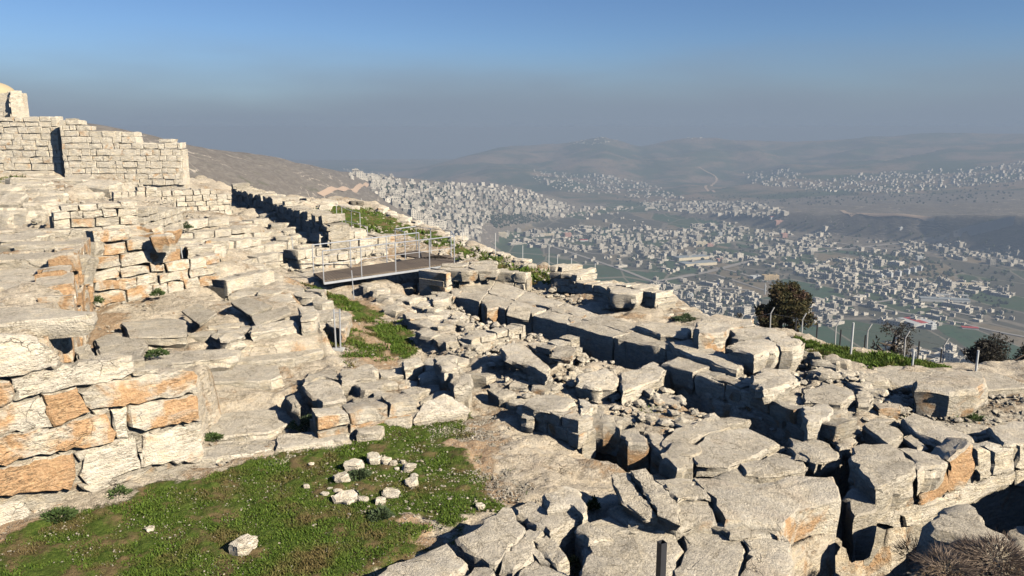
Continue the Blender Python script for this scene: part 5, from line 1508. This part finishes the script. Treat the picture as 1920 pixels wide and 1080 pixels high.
tree('dark evergreen tree standing beyond the boulder pile', slope_pt(1468, 37), (1472, 532), 1.4, 15000, M_CROWN, 5, squash=1.0, blobs=30, size=.12)
tree('bushy lower companion leaning at the left foot of the dark evergreen', slope_pt(1440, 36.5), (1440, 572), .75, 5000, M_CROWN, 6, squash=.8, size=.10)
tree('thin bare tree behind the fence below the striped roof', slope_pt(1682, 33), (1672, 600), 1.0, 1500, M_SHRUB, 7, bare=True, size=.08)
tree('dark twiggy thicket of trees at the right margin', slope_pt(1875, 27), (1880, 640), 1.35, 9000, M_SHRUB, 8, bare=True, size=.09, blobs=24)
tree('second twiggy tree cut by the right margin', slope_pt(1945, 28), (1950, 648), 1.3, 8000, M_SHRUB, 9, bare=True, size=.09, blobs=20)
tree('small bare shrub left of the dark evergreen', slope_pt(1385, 36), (1388, 588), .6, 900, M_SHRUB, 10, bare=True, size=.08)

# ---- footbridge
dz_ = -5.12
fb = thing('footbridge', 'grey plank footbridge with steel railings over the pit', 'footbridge', P(730, 510, dz_))


def deck(px, nb, mat=M_DECK):
    """planks across a strip given by its four corners: near left, near right, far right, far left"""
    a, b, c, d = [P(x, y, dz_) for x, y in px]
    for i in range(nb):
        f0, f1 = (i + .06) / nb, (i + .94) / nb
        q = [a.lerp(b, f0), a.lerp(b, f1), d.lerp(c, f1), d.lerp(c, f0)]
        cc_ = centre(q)
        V = [tuple(p - cc_) for p in q] + [tuple(p - cc_ - Vector((0, 0, .05))) for p in q]
        me = bpy.data.meshes.new('plank')
        me.from_pydata(V, [], [(0, 1, 2, 3), (7, 6, 5, 4), (4, 5, 1, 0), (5, 6, 2, 1), (6, 7, 3, 2), (7, 4, 0, 3)])
        link('plank', me, mat, fb, cc_)


A_, B_, C_, D_ = (607, 526), (852, 492), (786, 483), (590, 515)
deck([(607, 526), (852, 492), (824, 478), (588, 512)], 46)
deck([(824, 478), (852, 491.6), (850, 484), (842, 478)], 2)
deck([(786, 484), (851, 485.5), (781, 469), (742, 475)], 12)


def beam(p, q, w_, name='beam', mat=M_STEEL):
    p, q = Vector(p), Vector(q)
    d = q - p
    o = box_obj(name, (p + q) / 2, (d.length, w_, w_ * 1.3), 0, mat, fb)
    o.rotation_euler = d.to_track_quat('X', 'Z').to_euler()
    return o


nl, nr2 = P(607, 526, dz_), P(852, 492, dz_)
fl, fr = P(588, 512, dz_), P(824, 478, dz_)
dn = Vector((0, 0, -.10))
beam(nl + dn, nr2 + dn, .06); beam(fl + dn, fr + dn, .06)
RH = 1.02


def rail_run(posts, ends=None):
    tops = []
    for p in posts:
        p = Vector(p)
        tube_obj('post', [p + Vector((0, 0, -.12)), p + Vector((0, 0, RH))], .022, M_STEEL, fb, 6)
        tops.append(p + Vector((0, 0, RH)))
    tube_obj('handrail', tops, .021, M_STEEL, fb, 6)
    tube_obj('mid_rail', [p + Vector((0, 0, -.45)) for p in tops], .008, M_STEEL, fb, 5)


near = [nl.lerp(nr2, f) for f in (0.0, .265, .52, .79, 1.0)]
farr = [fl.lerp(fr, f) for f in (0.0, .27, .55, .82)]
rail_run(near); rail_run(farr)
an = [P(852, 491, dz_), P(846, 480, dz_), P(808, 474, dz_), P(781, 469, dz_)]
rail_run(an)
rail_run([P(742, 475, dz_), P(760, 482, dz_)])
rail_run([P(781, 469, dz_), P(742, 475, dz_)])
# thin older handrail on the slope behind the bridge
hr = thing('handrail', 'thin steel handrail on the slope behind the footbridge', 'railing', P(640, 440))
prev = None
for px in ((632, 418), (642, 424), (660, 432), (676, 436), (617, 436), (650, 455), (690, 466)):
    p = P(*px)
    tube_obj('post', [p - Vector((0, 0, .2)), p + Vector((0, 0, 1.0))], .018, M_STEEL, hr, 5)
    if prev is not None and px[0] > 618: tube_obj('rail', [prev + Vector((0, 0, 1.0)), p + Vector((0, 0, 1.0))], .013, M_STEEL, hr, 5)
    prev = p
# pair of steel posts beside the green strip
sp2 = thing('post_pair', 'pair of galvanised steel posts with a foot plate beside the path', 'posts', P(634, 657))
for dx in (-.05, .06):
    p = P(634, 656) + Vector((dx, 0, 0))
    tube_obj('post', [p - Vector((0, 0, .1)), p + Vector((dx * .4, 0, 1.08))], .022, M_STEEL, sp2, 8)
box_obj('foot_plate', P(634, 657) + Vector((0, 0, .03)), (.3, .25, .05), 0, M_CONC, sp2)
tube_obj('cross_bar', [P(634, 656) + Vector((-.06, 0, .98)), P(634, 656) + Vector((.08, 0, .98))], .015, M_STEEL, sp2)

# marker posts and fence
MK = [((665, 562), 1.0, 'thin marker post on the green strip below the footbridge'), ((575, 562), 0, ''), ((620, 372), 0, '')]
for px, h_, lb in [((664, 562), 1.0, 'thin marker post on the strip below the footbridge'), ((551, 478), .75, 'thin leaning post beside the benches'), ((345, 502), .7, 'short stake by the block wall')]:
    p = P(*px)
    o = tube_obj('marker_post', [p - Vector((0, 0, .1)), p + Vector((-.05, 0, h_))], .018, M_STEEL, None, 6)
    setp(o, lb, 'post')
CR = [((620, 385), 375, 'first'), ((678, 386), 372, ''), ((868, 452), 427, ''), ((929, 480), 437, ''), ((980, 492), 460, ''), ((1029, 503), 458, ''), ((1071, 520), 484, ''), ((1115, 532), 494, ''), ((790, 428), 412, ''), ((1045, 500), 478, '')]
for i, (px, ty_, _) in enumerate(sorted(CR)):
    p = P(px[0], px[1])
    r_ = ray(px[0], ty_); hh = max(.35, (r_ * (p.y / r_.y)).z - p.z)
    o = tube_obj('stake', [p - Vector((0, 0, .15)), p + Vector((0, 0, hh))], .014, M_WHITE, None, 6)
    nm = ['first', 'second', 'third', 'fourth', 'fifth', 'sixth', 'seventh', 'eighth', 'ninth', 'tenth'][i]
    setp(o, nm + ' from the left of the pale stakes along the far crest', 'stake', 'stakes along the far crest')
for px, ty_, lb in (((1595, 667), 605, 'leftmost of the three straight white posts at the edge of the green strip'), ((1710, 690), 658, 'middle one of the three straight white posts at the edge of the green strip'), ((1829, 702), 657, 'rightmost straight white post, in front of the twiggy thicket')):
    p = P(px[0], px[1]); r_ = ray(px[0], ty_); hh = (r_ * (p.y / r_.y)).z - p.z
    setp(tube_obj('white_post', [p - Vector((0, 0, .3)), p + Vector((0, 0, hh))], .027, M_WHITE, None, 8), lb, 'post', 'straight white posts before the fence')
# security fence with bent tops, standing on the slope below
FN = [(1350, 580), (1395, 588), (1451, 576), (1511, 587), (1574, 600), (1634, 607), (1705, 620), (1778, 634), (1862, 651), (1950, 668)]
fence = thing('security_fence', 'wire fence on concrete posts with bent tops below the hilltop edge', 'fence', slope_pt(1650, 33))
tp_ = []
for i, (x, y) in enumerate(FN):
    yy = 36 - 1.15 * i
    r_ = ray(x, y); top = r_ * (yy / r_.y)
    g = float(Gz(top.x, top.y))
    base = Vector((top.x, top.y, g))
    Ht = top.z - g
    k = Vector((-.0, 0, 0))
    tube_obj('post', [base - Vector((0, 0, .3)), Vector((top.x - .12, top.y, top.z - .28)), Vector((top.x + .02, top.y, top.z))], .026, M_CONC, fence, 6)
    tp_.append((Vector((top.x - .12, top.y, top.z - .28)), base))
for i in range(len(tp_) - 1):
    for f in (0, .35, .7):
        a, b = tp_[i], tp_[i + 1]
        tube_obj('wire', [a[0].lerp(a[1], f), b[0].lerp(b[1], f)], .006, M_WIRE, fence, 4)
for k_, (x, y) in enumerate([(1533, 606), (1577, 618), (1623, 628), (1724, 640), (1493, 600), (1766, 655)]):
    r_ = ray(x, y); yy = 31 - k_ * .3
    top = r_ * (yy / r_.y)
    o = tube_obj('dark_post', [Vector((top.x, top.y, float(Gz(top.x, top.y)) - .3)), top], .03, M_DARKSTEEL, None, 6)
    setp(o, ['dark metal post nearest the evergreen but one', 'dark metal post in front of the brown thicket', 'dark metal post left of the bare tree', 'dark metal post right of the bare tree', 'dark metal post closest to the evergreen tree', 'dark metal post near the right thicket'][k_], 'post', 'dark metal posts near the fence')
# people-sized dark rocks on the far crest
lump('dark rock on the far crest above the city', (665, 383), 1.0, .45, name='rock', cat='rock', bright=.35, grey=1, wide=1.3, base=P(668, 386))

# ---------------------------------------------------------------- roads and town in the valley
def road(label, px, wd, mat=M_ROAD, name='road'):
    px = np.array(px, float)
    P_, ok = hit_far(px[:, 0], px[:, 1])
    pts = []
    for i in range(len(P_) - 1):
        L = np.linalg.norm(P_[i + 1] - P_[i]); k = max(1, int(L / 25))
        for j in range(k): pts.append(P_[i] + (P_[i + 1] - P_[i]) * j / k)
    pts.append(P_[-1]); pts = np.array(pts)
    for _ in range(3):
        pts[1:-1] = (pts[:-2] + pts[1:-1] * 2 + pts[2:]) / 4
    d = np.gradient(pts[:, :2], axis=0); d /= np.linalg.norm(d, axis=1)[:, None] + 1e-9
    nn = np.stack([-d[:, 1], d[:, 0]], -1)
    V = []
    for s in (-1, 0, 1):
        q = pts[:, :2] + nn * s * wd / 2
        V.append(np.column_stack([q, Hfar(q[:, 0], q[:, 1]) + 1.2]))
    n = len(pts)
    V = np.vstack(V)
    F = [(s * n + i, s * n + i + 1, (s + 1) * n + i + 1, (s + 1) * n + i) for s in (0, 1) for i in range(n - 1)]
    F = [f[::-1] for f in F]
    c = V.mean(0)
    return setp(link(name, np_mesh(name, V - c, F), mat, None, tuple(c)), label, None, None, 'structure')


road('main valley road climbing from the long grey warehouse to the right', [(1230, 530), (1320, 513), (1400, 492), (1470, 478), (1560, 470), (1640, 462), (1700, 456), (1800, 446), (1900, 430)], 17)
road('road from the left field corner to the striped warehouse', [(1010, 455), (1100, 485), (1180, 512), (1230, 532), (1330, 540), (1400, 545)], 11)
road('track crossing the fields below the middle of the plain', [(1040, 460), (1110, 478), (1200, 480), (1290, 495), (1370, 508), (1440, 530)], 8)
road('road passing behind the ochre block', [(1340, 515), (1400, 535), (1440, 548)], 7)
road('straight field road towards the striped roof', [(1560, 556), (1620, 575), (1700, 590), (1780, 600), (1850, 620), (1960, 640)], 8)
road('side road to the crossroads', [(1570, 580), (1640, 570), (1690, 560), (1740, 548)], 9)
road('road from the crossroads to the long sheds', [(1700, 568), (1760, 580), (1830, 595)], 7)
road('distant road on the right of the plain', [(1450, 440), (1540, 452), (1620, 464), (1700, 470), (1800, 480), (1930, 492)], 10)
road('dusty strip along the foot of the far town', [(1020, 450), (1110, 436), (1200, 428), (1290, 432), (1400, 430)], 9)
road('curving bare embankment in the middle distance', [(1578, 395), (1590, 406), (1600, 412)], 14, M_TRACK, 'track')
road('long pale embankment in the middle distance', [(1605, 402), (1618, 408), (1680, 407), (1740, 409), (1752, 415)], 12, M_TRACK, 'track')
road('orange earth track on the hillside', [(600, 368), (640, 358), (675, 350), (690, 345)], 9, M_TRACK, 'track')
road('pale winding track on the distant hill', [(1310, 315), (1345, 335), (1322, 352), (1340, 362)], 14, M_TRACK, 'track')


def house_mesh(name, w_, d_, h_, seed):
    """flat-roofed block with parapet, roof cabin, tanks and window recesses"""
    rs = np.random.RandomState(seed)
    V, F, MI = [], [], []

    def bx(cx, cy, z0, sx, sy, z1, mi=0):
        b = len(V)
        for z in (z0, z1):
            for x, y in ((-1, -1), (1, -1), (1, 1), (-1, 1)): V.append((cx + x * sx / 2, cy + y * sy / 2, z))
        for f in ((4, 5, 6, 7), (0, 1, 5, 4), (1, 2, 6, 5), (2, 3, 7, 6), (3, 0, 4, 7)):
            F.append(tuple(b + i for i in f)); MI.append(mi)
    bx(0, 0, -6, w_, d_, h_)
    bx(0, -d_ / 2 + .15, h_, w_, .3, h_ + .8); bx(0, d_ / 2 - .15, h_, w_, .3, h_ + .8)
    bx(-w_ / 2 + .15, 0, h_, .3, d_ - .6, h_ + .8); bx(w_ / 2 - .15, 0, h_, .3, d_ - .6, h_ + .8)
    bx(rs.uniform(-.2, .2) * w_, rs.uniform(-.2, .2) * d_, h_, 3, 3, h_ + 2.6)
    bx(w_ * .3, d_ * .25, h_, 1.2, 1.2, h_ + 1.6)
    st = int(h_ // 3.1)
    for k in range(st):
        z = k * 3.1 + .9
        nx = int(w_ // 3.2)
        for i in range(nx):
            x = -w_ / 2 + (i + .5) * w_ / nx
            bx(x, -d_ / 2 + .04, z, 1.5, .14, z + 1.5, 1)
            bx(x, d_ / 2 - .04, z, 1.5, .14, z + 1.5, 1)
        ny = int(d_ // 3.4)
        for i in range(ny):
            y = -d_ / 2 + (i + .5) * d_ / ny
            bx(w_ / 2 - .04, y, z, .14, 1.5, z + 1.5, 1)
            bx(-w_ / 2 + .04, y, z, .14, 1.5, z + 1.5, 1)
    return V, F, MI


VAR = []
for i, (a, b, c) in enumerate([(11, 10, 6.5), (13, 11, 9.6), (10, 9, 3.4), (15, 12, 12.6), (12, 12, 9.4), (18, 11, 6.4), (9, 9, 6.3), (14, 10, 3.6), (34, 14, 5.5), (24, 20, 7.0)]):
    V, F, MI = house_mesh('h', a, b, c, i)
    me = bpy.data.meshes.new('house'); me.from_pydata(V, [], F)
    me.materials.append(M_HOUSE); me.materials.append(M_WINDOW)
    me.polygons.foreach_set('material_index', MI)
    VAR.append(me)


def inpx(poly, n, seed, grid=None):
    rs = np.random.RandomState(seed)
    xs = [p[0] for p in poly]; ys = [p[1] for p in poly]
    X = rs.uniform(min(xs), max(xs), n * 4); Y = rs.uniform(min(ys), max(ys), n * 4)
    ok = poly_sd(X, Y, poly) < 0
    return X[ok][:n], Y[ok][:n]


TOWNS = [  # picture outline, number, seed, label, group, rotation
    ([(690, 332), (760, 340), (860, 345), (960, 350), (1010, 362), (1042, 378), (1060, 398), (1000, 402), (930, 402), (905, 425), (900, 452), (850, 446), (800, 424), (745, 392), (700, 362)], 1350, 1, 0.5),
    ([(960, 388), (1060, 380), (1080, 392), (1200, 388), (1160, 402), (1040, 410), (960, 405)], 230, 2, 0.2),
    ([(1000, 318), (1060, 325), (1150, 332), (1220, 345), (1290, 375), (1230, 378), (1150, 368), (1060, 360), (1000, 340)], 330, 3, 0.3),
    ([(1200, 378), (1420, 380), (1480, 400), (1440, 415), (1350, 405), (1210, 395)], 420, 4, 0.1),
    ([(1200, 560), (1230, 525), (1300, 545), (1420, 555), (1430, 610), (1320, 612), (1260, 590)], 620, 5, 0.8),
    ([(1500, 560), (1560, 570), (1600, 595), (1560, 615), (1500, 610)], 110, 6, 0.5),
    ([(1390, 325), (1480, 318), (1530, 340), (1640, 325), (1800, 318), (1925, 305), (1925, 340), (1800, 352), (1700, 365), (1560, 360), (1440, 350), (1400, 345)], 750, 7, 0.4),
    ([(930, 440), (1090, 425), (1230, 430), (1400, 415), (1500, 410), (1560, 440), (1520, 480), (1400, 490), (1290, 500), (1180, 480), (1060, 470), (960, 460)], 1250, 8, 0.35),
    ([(1400, 500), (1640, 480), (1760, 520), (1900, 540), (1900, 570), (1700, 560), (1560, 540), (1420, 520)], 420, 9, 0.6),
    ([(1500, 455), (1700, 455), (1860, 475), (1800, 490), (1640, 478)], 150, 10, 0.4),
    ([(1800, 470), (1925, 482), (1925, 505), (1860, 498)], 60, 11, 0.1),
    ([(1660, 640), (1800, 660), (1860, 690), (1700, 690)], 70, 12, 0.6),
    ([(1060, 262), (1130, 255), (1170, 262), (1120, 272), (1070, 272)], 50, 13, 0.6), ([(1280, 256), (1310, 252), (1330, 258), (1290, 262)], 25, 14, 0.6),
    ([(1040, 400), (1500, 430), (1900, 600), (1700, 620), (1200, 520), (960, 460)], 650, 15, 0.6),
    ([(640, 316), (690, 320), (740, 333), (720, 345), (660, 335)], 60, 16, 0.3)]
HS = []
for poly, n, sd_, rot in TOWNS:
    X, Y = inpx(poly, n, sd_)
    Q, ok = hit_far(X, Y)
    rs = np.random.RandomState(500 + sd_)
    used = set()
    for q, o_ in zip(Q, ok):
        if not o_: continue
        if sd_ in (8, 9, 15, 2, 10) and float(vnoise(q[0] / 110, q[1] / 110, seed=70)) < -0.3: continue
        key = (int(q[0] // 17), int(q[1] // 17))
        if key in used: continue
        used.add(key)
        dist = math.hypot(q[0], q[1])
        v = rs.choice(range(10), p=[.2, .2, .13, .1, .13, .06, .13, .05, 0, 0] if sd_ in (1, 5, 3, 7) else [.15, .12, .12, .08, .1, .1, .1, .08, .08, .07])
        HS.append((dist, q, v, rot + rs.choice([0, 1.5708]) + rs.uniform(-.25, .25), (rs.uniform(.5, .88) if rs.random() < .8 else rs.uniform(.9, 1.35)), sd_))
# special houses and sheds first


def big(label, cat, px, py, w_, d_, h_, rot, mat, roof=None, name='building', windows=True, stripes=0):
    q, ok = hit_far(np.array([px]), np.array([py]))
    q = Vector(q[0])
    t_ = thing(name, label, cat, q)
    t_.rotation_euler.z = rot

    def part(nm, c, s, m): 
        o = box_obj(nm, (0, 0, 0), s, 0, m); o.parent = t_; o.location = c; return o
    part('walls', (0, 0, h_ / 2 - 2), (w_, d_, h_ + 4), mat)
    if roof: part('roof', (0, 0, h_ + .4), (w_ + 1, d_ + 1, .8), roof)
    else:
        part('parapet', (0, -d_ / 2 + .2, h_ + .5), (w_, .35, 1), mat); part('parapet', (0, d_ / 2 - .2, h_ + .5), (w_, .35, 1), mat)
        part('roof_cabin', (w_ * .2, 0, h_ + 1.4), (4, 4, 2.8), mat)
    for k in range(stripes):
        part('roof_stripe', (-w_ / 2 + (k + .5) * w_ / stripes, 0, h_ + .95), (w_ / stripes * .34, d_, .3), M_RED)
    if windows:
        for k in range(int(h_ // 3.3)):
            nw = int(w_ // 4)
            for i in range(nw):
                part('window', (-w_ / 2 + (i + .5) * w_ / nw, -d_ / 2 + .02, 1.8 + k * 3.3), (1.7, .2, 1.7), M_WINDOW)
            nw = int(d_ // 4.5)
            for i in range(nw):
                part('window', (w_ / 2 - .02, -d_ / 2 + (i + .5) * d_ / nw, 1.8 + k * 3.3), (.2, 1.7, 1.7), M_WINDOW)
    return t_


big('long low warehouse with three grey roof bays beside the main valley road', 'warehouse', 1308, 497, 95, 34, 8, .35, M_CREAM, M_GREYROOF, 'warehouse', False)
big('second bay of the grey-roofed warehouse, standing further back', 'warehouse', 1296, 486, 95, 30, 8, .35, M_CREAM, M_GREYROOF, 'warehouse', False)
big('white warehouse roof with one broad red stripe, above the bare tree', 'warehouse', 1716, 608, 46, 46, 7, .25, M_WHITE, M_WHITE, 'warehouse', False, 1)
big('small building with a red roof right of the striped warehouse', 'building', 1818, 618, 26, 10, 4, -.3, M_WHITE, M_RED, windows=False)
big('white block with dark windows just below the striped roof', 'apartment block', 1745, 618, 14, 12, 10, .5, M_WHITE)
big('long grey shed on the right of the plain, the nearer one', 'shed', 1770, 565, 92, 20, 6, -.25, M_WHITE, M_GREYROOF, 'shed', False)
big('long white-roofed shed behind the nearer grey shed', 'shed', 1785, 558, 60, 10, 6, -.25, M_WHITE, M_WHITE, 'shed', False)
big('row of cream stalls beyond the sheds', 'building', 1822, 537, 46, 12, 7, -.1, M_CREAM)
big('ochre apartment block left of the dark evergreen', 'apartment block', 1438, 525, 22, 13, 12, .25, M_YELLOW)
big('second ochre block touching the first on its right', 'apartment block', 1452, 525, 16, 13, 12, .25, M_YELLOW)
big('pale low hall left of the ochre blocks', 'building', 1418, 522, 26, 16, 6, .25, M_WHITE)
big('large cream block in the middle of the plain', 'apartment block', 1314, 462, 36, 18, 14, .15, M_CREAM)
big('brown annex right of the large cream block', 'building', 1330, 463, 18, 16, 10, .15, M_PINK)
big('white storage tank block among the sheds of the plain', 'building', 1350, 443, 12, 12, 12, .1, M_WHITE)
big('building with a bright red roof in the left part of the plain', 'building', 1094, 453, 26, 16, 6, .2, M_WHITE, M_RED, windows=False)
big('cream five-storey block at the left of the plain', 'apartment block', 942, 445, 26, 14, 16, .1, M_CREAM)
big('pink block left of the plain behind the red roof', 'apartment block', 1065, 445, 22, 14, 14, .1, M_PINK)
big('long cream school-like building left of the red roof', 'building', 1025, 443, 50, 12, 8, .1, M_CREAM)
big('pink tower block on the far side of the plain', 'apartment block', 1460, 422, 26, 16, 16, .1, M_PINK)
big('red-roofed hall at the far edge of the plain', 'building', 1450, 409, 26, 16, 6, .1, M_WHITE, M_RED, windows=False)
big('second pink tower block, nearer than the first', 'apartment block', 1470, 446, 16, 14, 14, .1, M_PINK)
big('blue-panelled building at the edge of the near quarter', 'building', 1337, 536, 26, 16, 5, .3, M_WHITE, M_BLUE, windows=False)
big('orange-brown block behind the main road', 'building', 1351, 490, 20, 14, 7, .2, M_PINK)
big('tall white house at the edge of the near quarter', 'apartment block', 1295, 565, 9, 9, 15, .1, M_WHITE)
big('grey tower beside the tall white house', 'apartment block', 1289, 565, 6, 9, 15, .1, M_CONC)
big('white building standing alone right of the plain', 'apartment block', 1723, 490, 16, 10, 14, .1, M_WHITE)
big('white block alone on the rising ground to the right', 'apartment block', 1760, 467, 10, 9, 14, .1, M_WHITE)
big('slim white block in the distance on the right', 'apartment block', 1688, 435, 9, 9, 14, .1, M_WHITE)
for px, py, lb in ((1633, 516, 'white minaret rising from the right part of the plain'), (1434, 553, 'white minaret beside the dark evergreen tree')):
    q, ok = hit_far(np.array([px]), np.array([py])); q = Vector(q[0])
    k = math.hypot(q.x, q.y) / FPX
    H = (py - (497 if px == 1633 else 532)) * k * 1.05
    mn = thing('minaret', lb, 'minaret', q)
    tube_obj('shaft', [q, q + Vector((0, 0, H * .7))], 1.5, M_WHITE, mn, 8)
    tube_obj('balcony', [q + Vector((0, 0, H * .7)), q + Vector((0, 0, H * .74))], 2.4, M_WHITE, mn, 8)
    tube_obj('spire', [q + Vector((0, 0, H * .74)), q + Vector((0, 0, H * .88)), q + Vector((0, 0, H))], [1.1, 1.0, .1], M_WHITE, mn, 8)
rr2 = R
# apartment row in the right of the plain
for k, x in enumerate((1650, 1668, 1684, 1700, 1712, 1724)):
    big(['first', 'second', 'third', 'fourth', 'fifth', 'sixth'][k] + ' from the left in the row of six tall pale blocks right of the minaret', 'apartment block', x, 524 - k * 3.2, 10, 12, 12, .7, M_WHITE, windows=False).__setitem__('group', 'row of tall pale blocks')

HS.sort(key=lambda h: h[0])
# keep the largest as houses of their own
vis = [h for h in HS if h[5] in (5, 6, 8, 9, 12, 10, 11)]
rest_ids = set()
lab = {5: 'pale flat-roofed house packed in the dense near quarter below the cream wall', 6: 'pale flat-roofed house in the quarter right of the dark tree', 8: 'pale flat-roofed building on the open left half of the plain',
       9: 'pale flat-roofed building on the open right half of the plain', 12: 'pale house below the fence at the lower right', 10: 'pale building at the far right end of the plain', 11: 'pale house on the rise at the right margin'}
grp = {5: 'houses of the dense near quarter', 6: 'houses right of the dark tree', 8: 'buildings on the left half of the plain', 9: 'buildings on the right half of the plain', 12: 'houses below the fence', 10: 'buildings at the far right of the plain', 11: 'houses on the right rise'}
for h in vis[:300]:
    rest_ids.add(id(h))
    o = bpy.data.objects.new('house', VAR[h[2]]); S.collection.objects.link(o)
    o.location = (h[1][0], h[1][1], float(Hfar(h[1][0], h[1][1])))
    o.rotation_euler.z = h[3]; o.scale = (h[4],) * 3
    sz_ = ['two-storey ', 'three-storey ', 'low one-storey ', 'tall four-storey ', 'squarish three-storey ', 'long two-storey ', 'narrow two-storey ', 'wide one-storey ', 'very long shed-like ', 'broad boxy '][h[2]]
    setp(o, sz_ + lab[h[5]], 'house', grp[h[5]])
VV, FF, MM = [], [], []
base = 0
vd = []
for me in VAR:
    v = np.array([x.co[:] for x in me.vertices]); f = np.array([list(p.vertices) for p in me.polygons]); mi = np.array([p.material_index for p in me.polygons])
    vd.append((v, f, mi))
for h in HS:
    if id(h) in rest_ids: continue
    v, f, mi = vd[h[2]]
    if h[0] > 3000:     # far ones: body, parapet and cabin only
        f, mi = f[:25], mi[:25]; v = v[:40]
    c, s = math.cos(h[3]), math.sin(h[3])
    z = float(Hfar(h[1][0], h[1][1]))
    x = (v[:, 0] * c - v[:, 1] * s) * h[4] + h[1][0]; y = (v[:, 0] * s + v[:, 1] * c) * h[4] + h[1][1]
    VV.append(np.column_stack([x, y, v[:, 2] * h[4] + z])); FF.append(f + base); MM.append(mi); base += len(v)
me = np_mesh('distant_town', np.vstack(VV), np.vstack(FF), smooth=False, midx=np.concatenate(MM))
setp(link('distant_town', me, [M_HOUSE, M_WINDOW]), 'dense pale town spread over the far slopes and plain', 'town', None, 'stuff')
# dark orchard trees between the houses
TR = []
for poly, n, sd_ in (([(905, 405), (1010, 402), (1030, 415), (930, 430)], 260, 51), ([(690, 340), (1000, 370), (1040, 400), (860, 430), (760, 390)], 420, 52), ([(1200, 540), (1430, 560), (1430, 612), (1260, 600)], 220, 53),
                     ([(1050, 430), (1560, 420), (1900, 470), (1900, 600), (1600, 560), (1200, 510)], 700, 54), ([(1000, 320), (1300, 370), (1500, 360), (1900, 320), (1900, 380), (1200, 390)], 500, 55), ([(1610, 480), (1720, 470), (1800, 520), (1650, 520)], 160, 56)):
    X, Y = inpx(poly, n, sd_); Q, ok = hit_far(X, Y); TR += [q for q, o_ in zip(Q, ok) if o_]
TR = np.array(TR); m_ = len(TR)
ph = (1 + 5 ** .5) / 2
bv = np.array([(-1, ph, 0), (1, ph, 0), (-1, -ph, 0), (1, -ph, 0), (0, -1, ph), (0, 1, ph), (0, -1, -ph), (0, 1, -ph), (ph, 0, -1), (ph, 0, 1), (-ph, 0, -1), (-ph, 0, 1)]) / 1.9
bf = np.array([(0, 11, 5), (0, 5, 1), (0, 1, 7), (0, 7, 10), (0, 10, 11), (1, 5, 9), (5, 11, 4), (11, 10, 2), (10, 7, 6), (7, 1, 8), (3, 9, 4), (3, 4, 2), (3, 2, 6), (3, 6, 8), (3, 8, 9), (4, 9, 5), (2, 4, 11), (6, 2, 10), (8, 6, 7), (9, 8, 1)])
sz = NR.uniform(2.2, 5.0, m_)
V = bv[None] * (1 + NR.uniform(-.3, .3, (m_, 12, 3))) * sz[:, None, None] + np.column_stack([TR[:, 0], TR[:, 1], Hfar(TR[:, 0], TR[:, 1]) + sz * .7])[:, None]
F = (bf[None] + (np.arange(m_) * 12)[:, None, None]).reshape(-1, 3)
M_ORCH = leaf_mat('orchard_foliage', (0.02, 0.035, 0.015), (0.05, 0.07, 0.03))
setp(link('orchard_trees', np_mesh('orchard_trees', V.reshape(-1, 3), F, smooth=False), M_ORCH), 'dark orchard and garden trees among the far houses', 'trees', None, 'stuff')

# ---------------------------------------------------------------- haze
bm = bmesh.new()
bmesh.ops.create_cube(bm, size=1)
me = bpy.data.meshes.new('haze')
bm.to_mesh(me); bm.free()
m, t = new_mat('haze_air')
v = t.n('ShaderNodeVolumePrincipled', {'Color': (0.27, 0.335, 0.432, 1), 'Density': HAZE_DENSITY, 'Anisotropy': 0.0})
o_ = t.n('ShaderNodeOutputMaterial')
t.t.links.new(v.outputs[0], o_.inputs['Volume'])
hz_o = link('haze', me, m)
hz_o.scale = (18000, 10600, 364)
hz_o.location = (0, 4200, 7 - 182)
setp(hz_o, 'grey-blue haze lying over the valley', None, None, 'stuff')
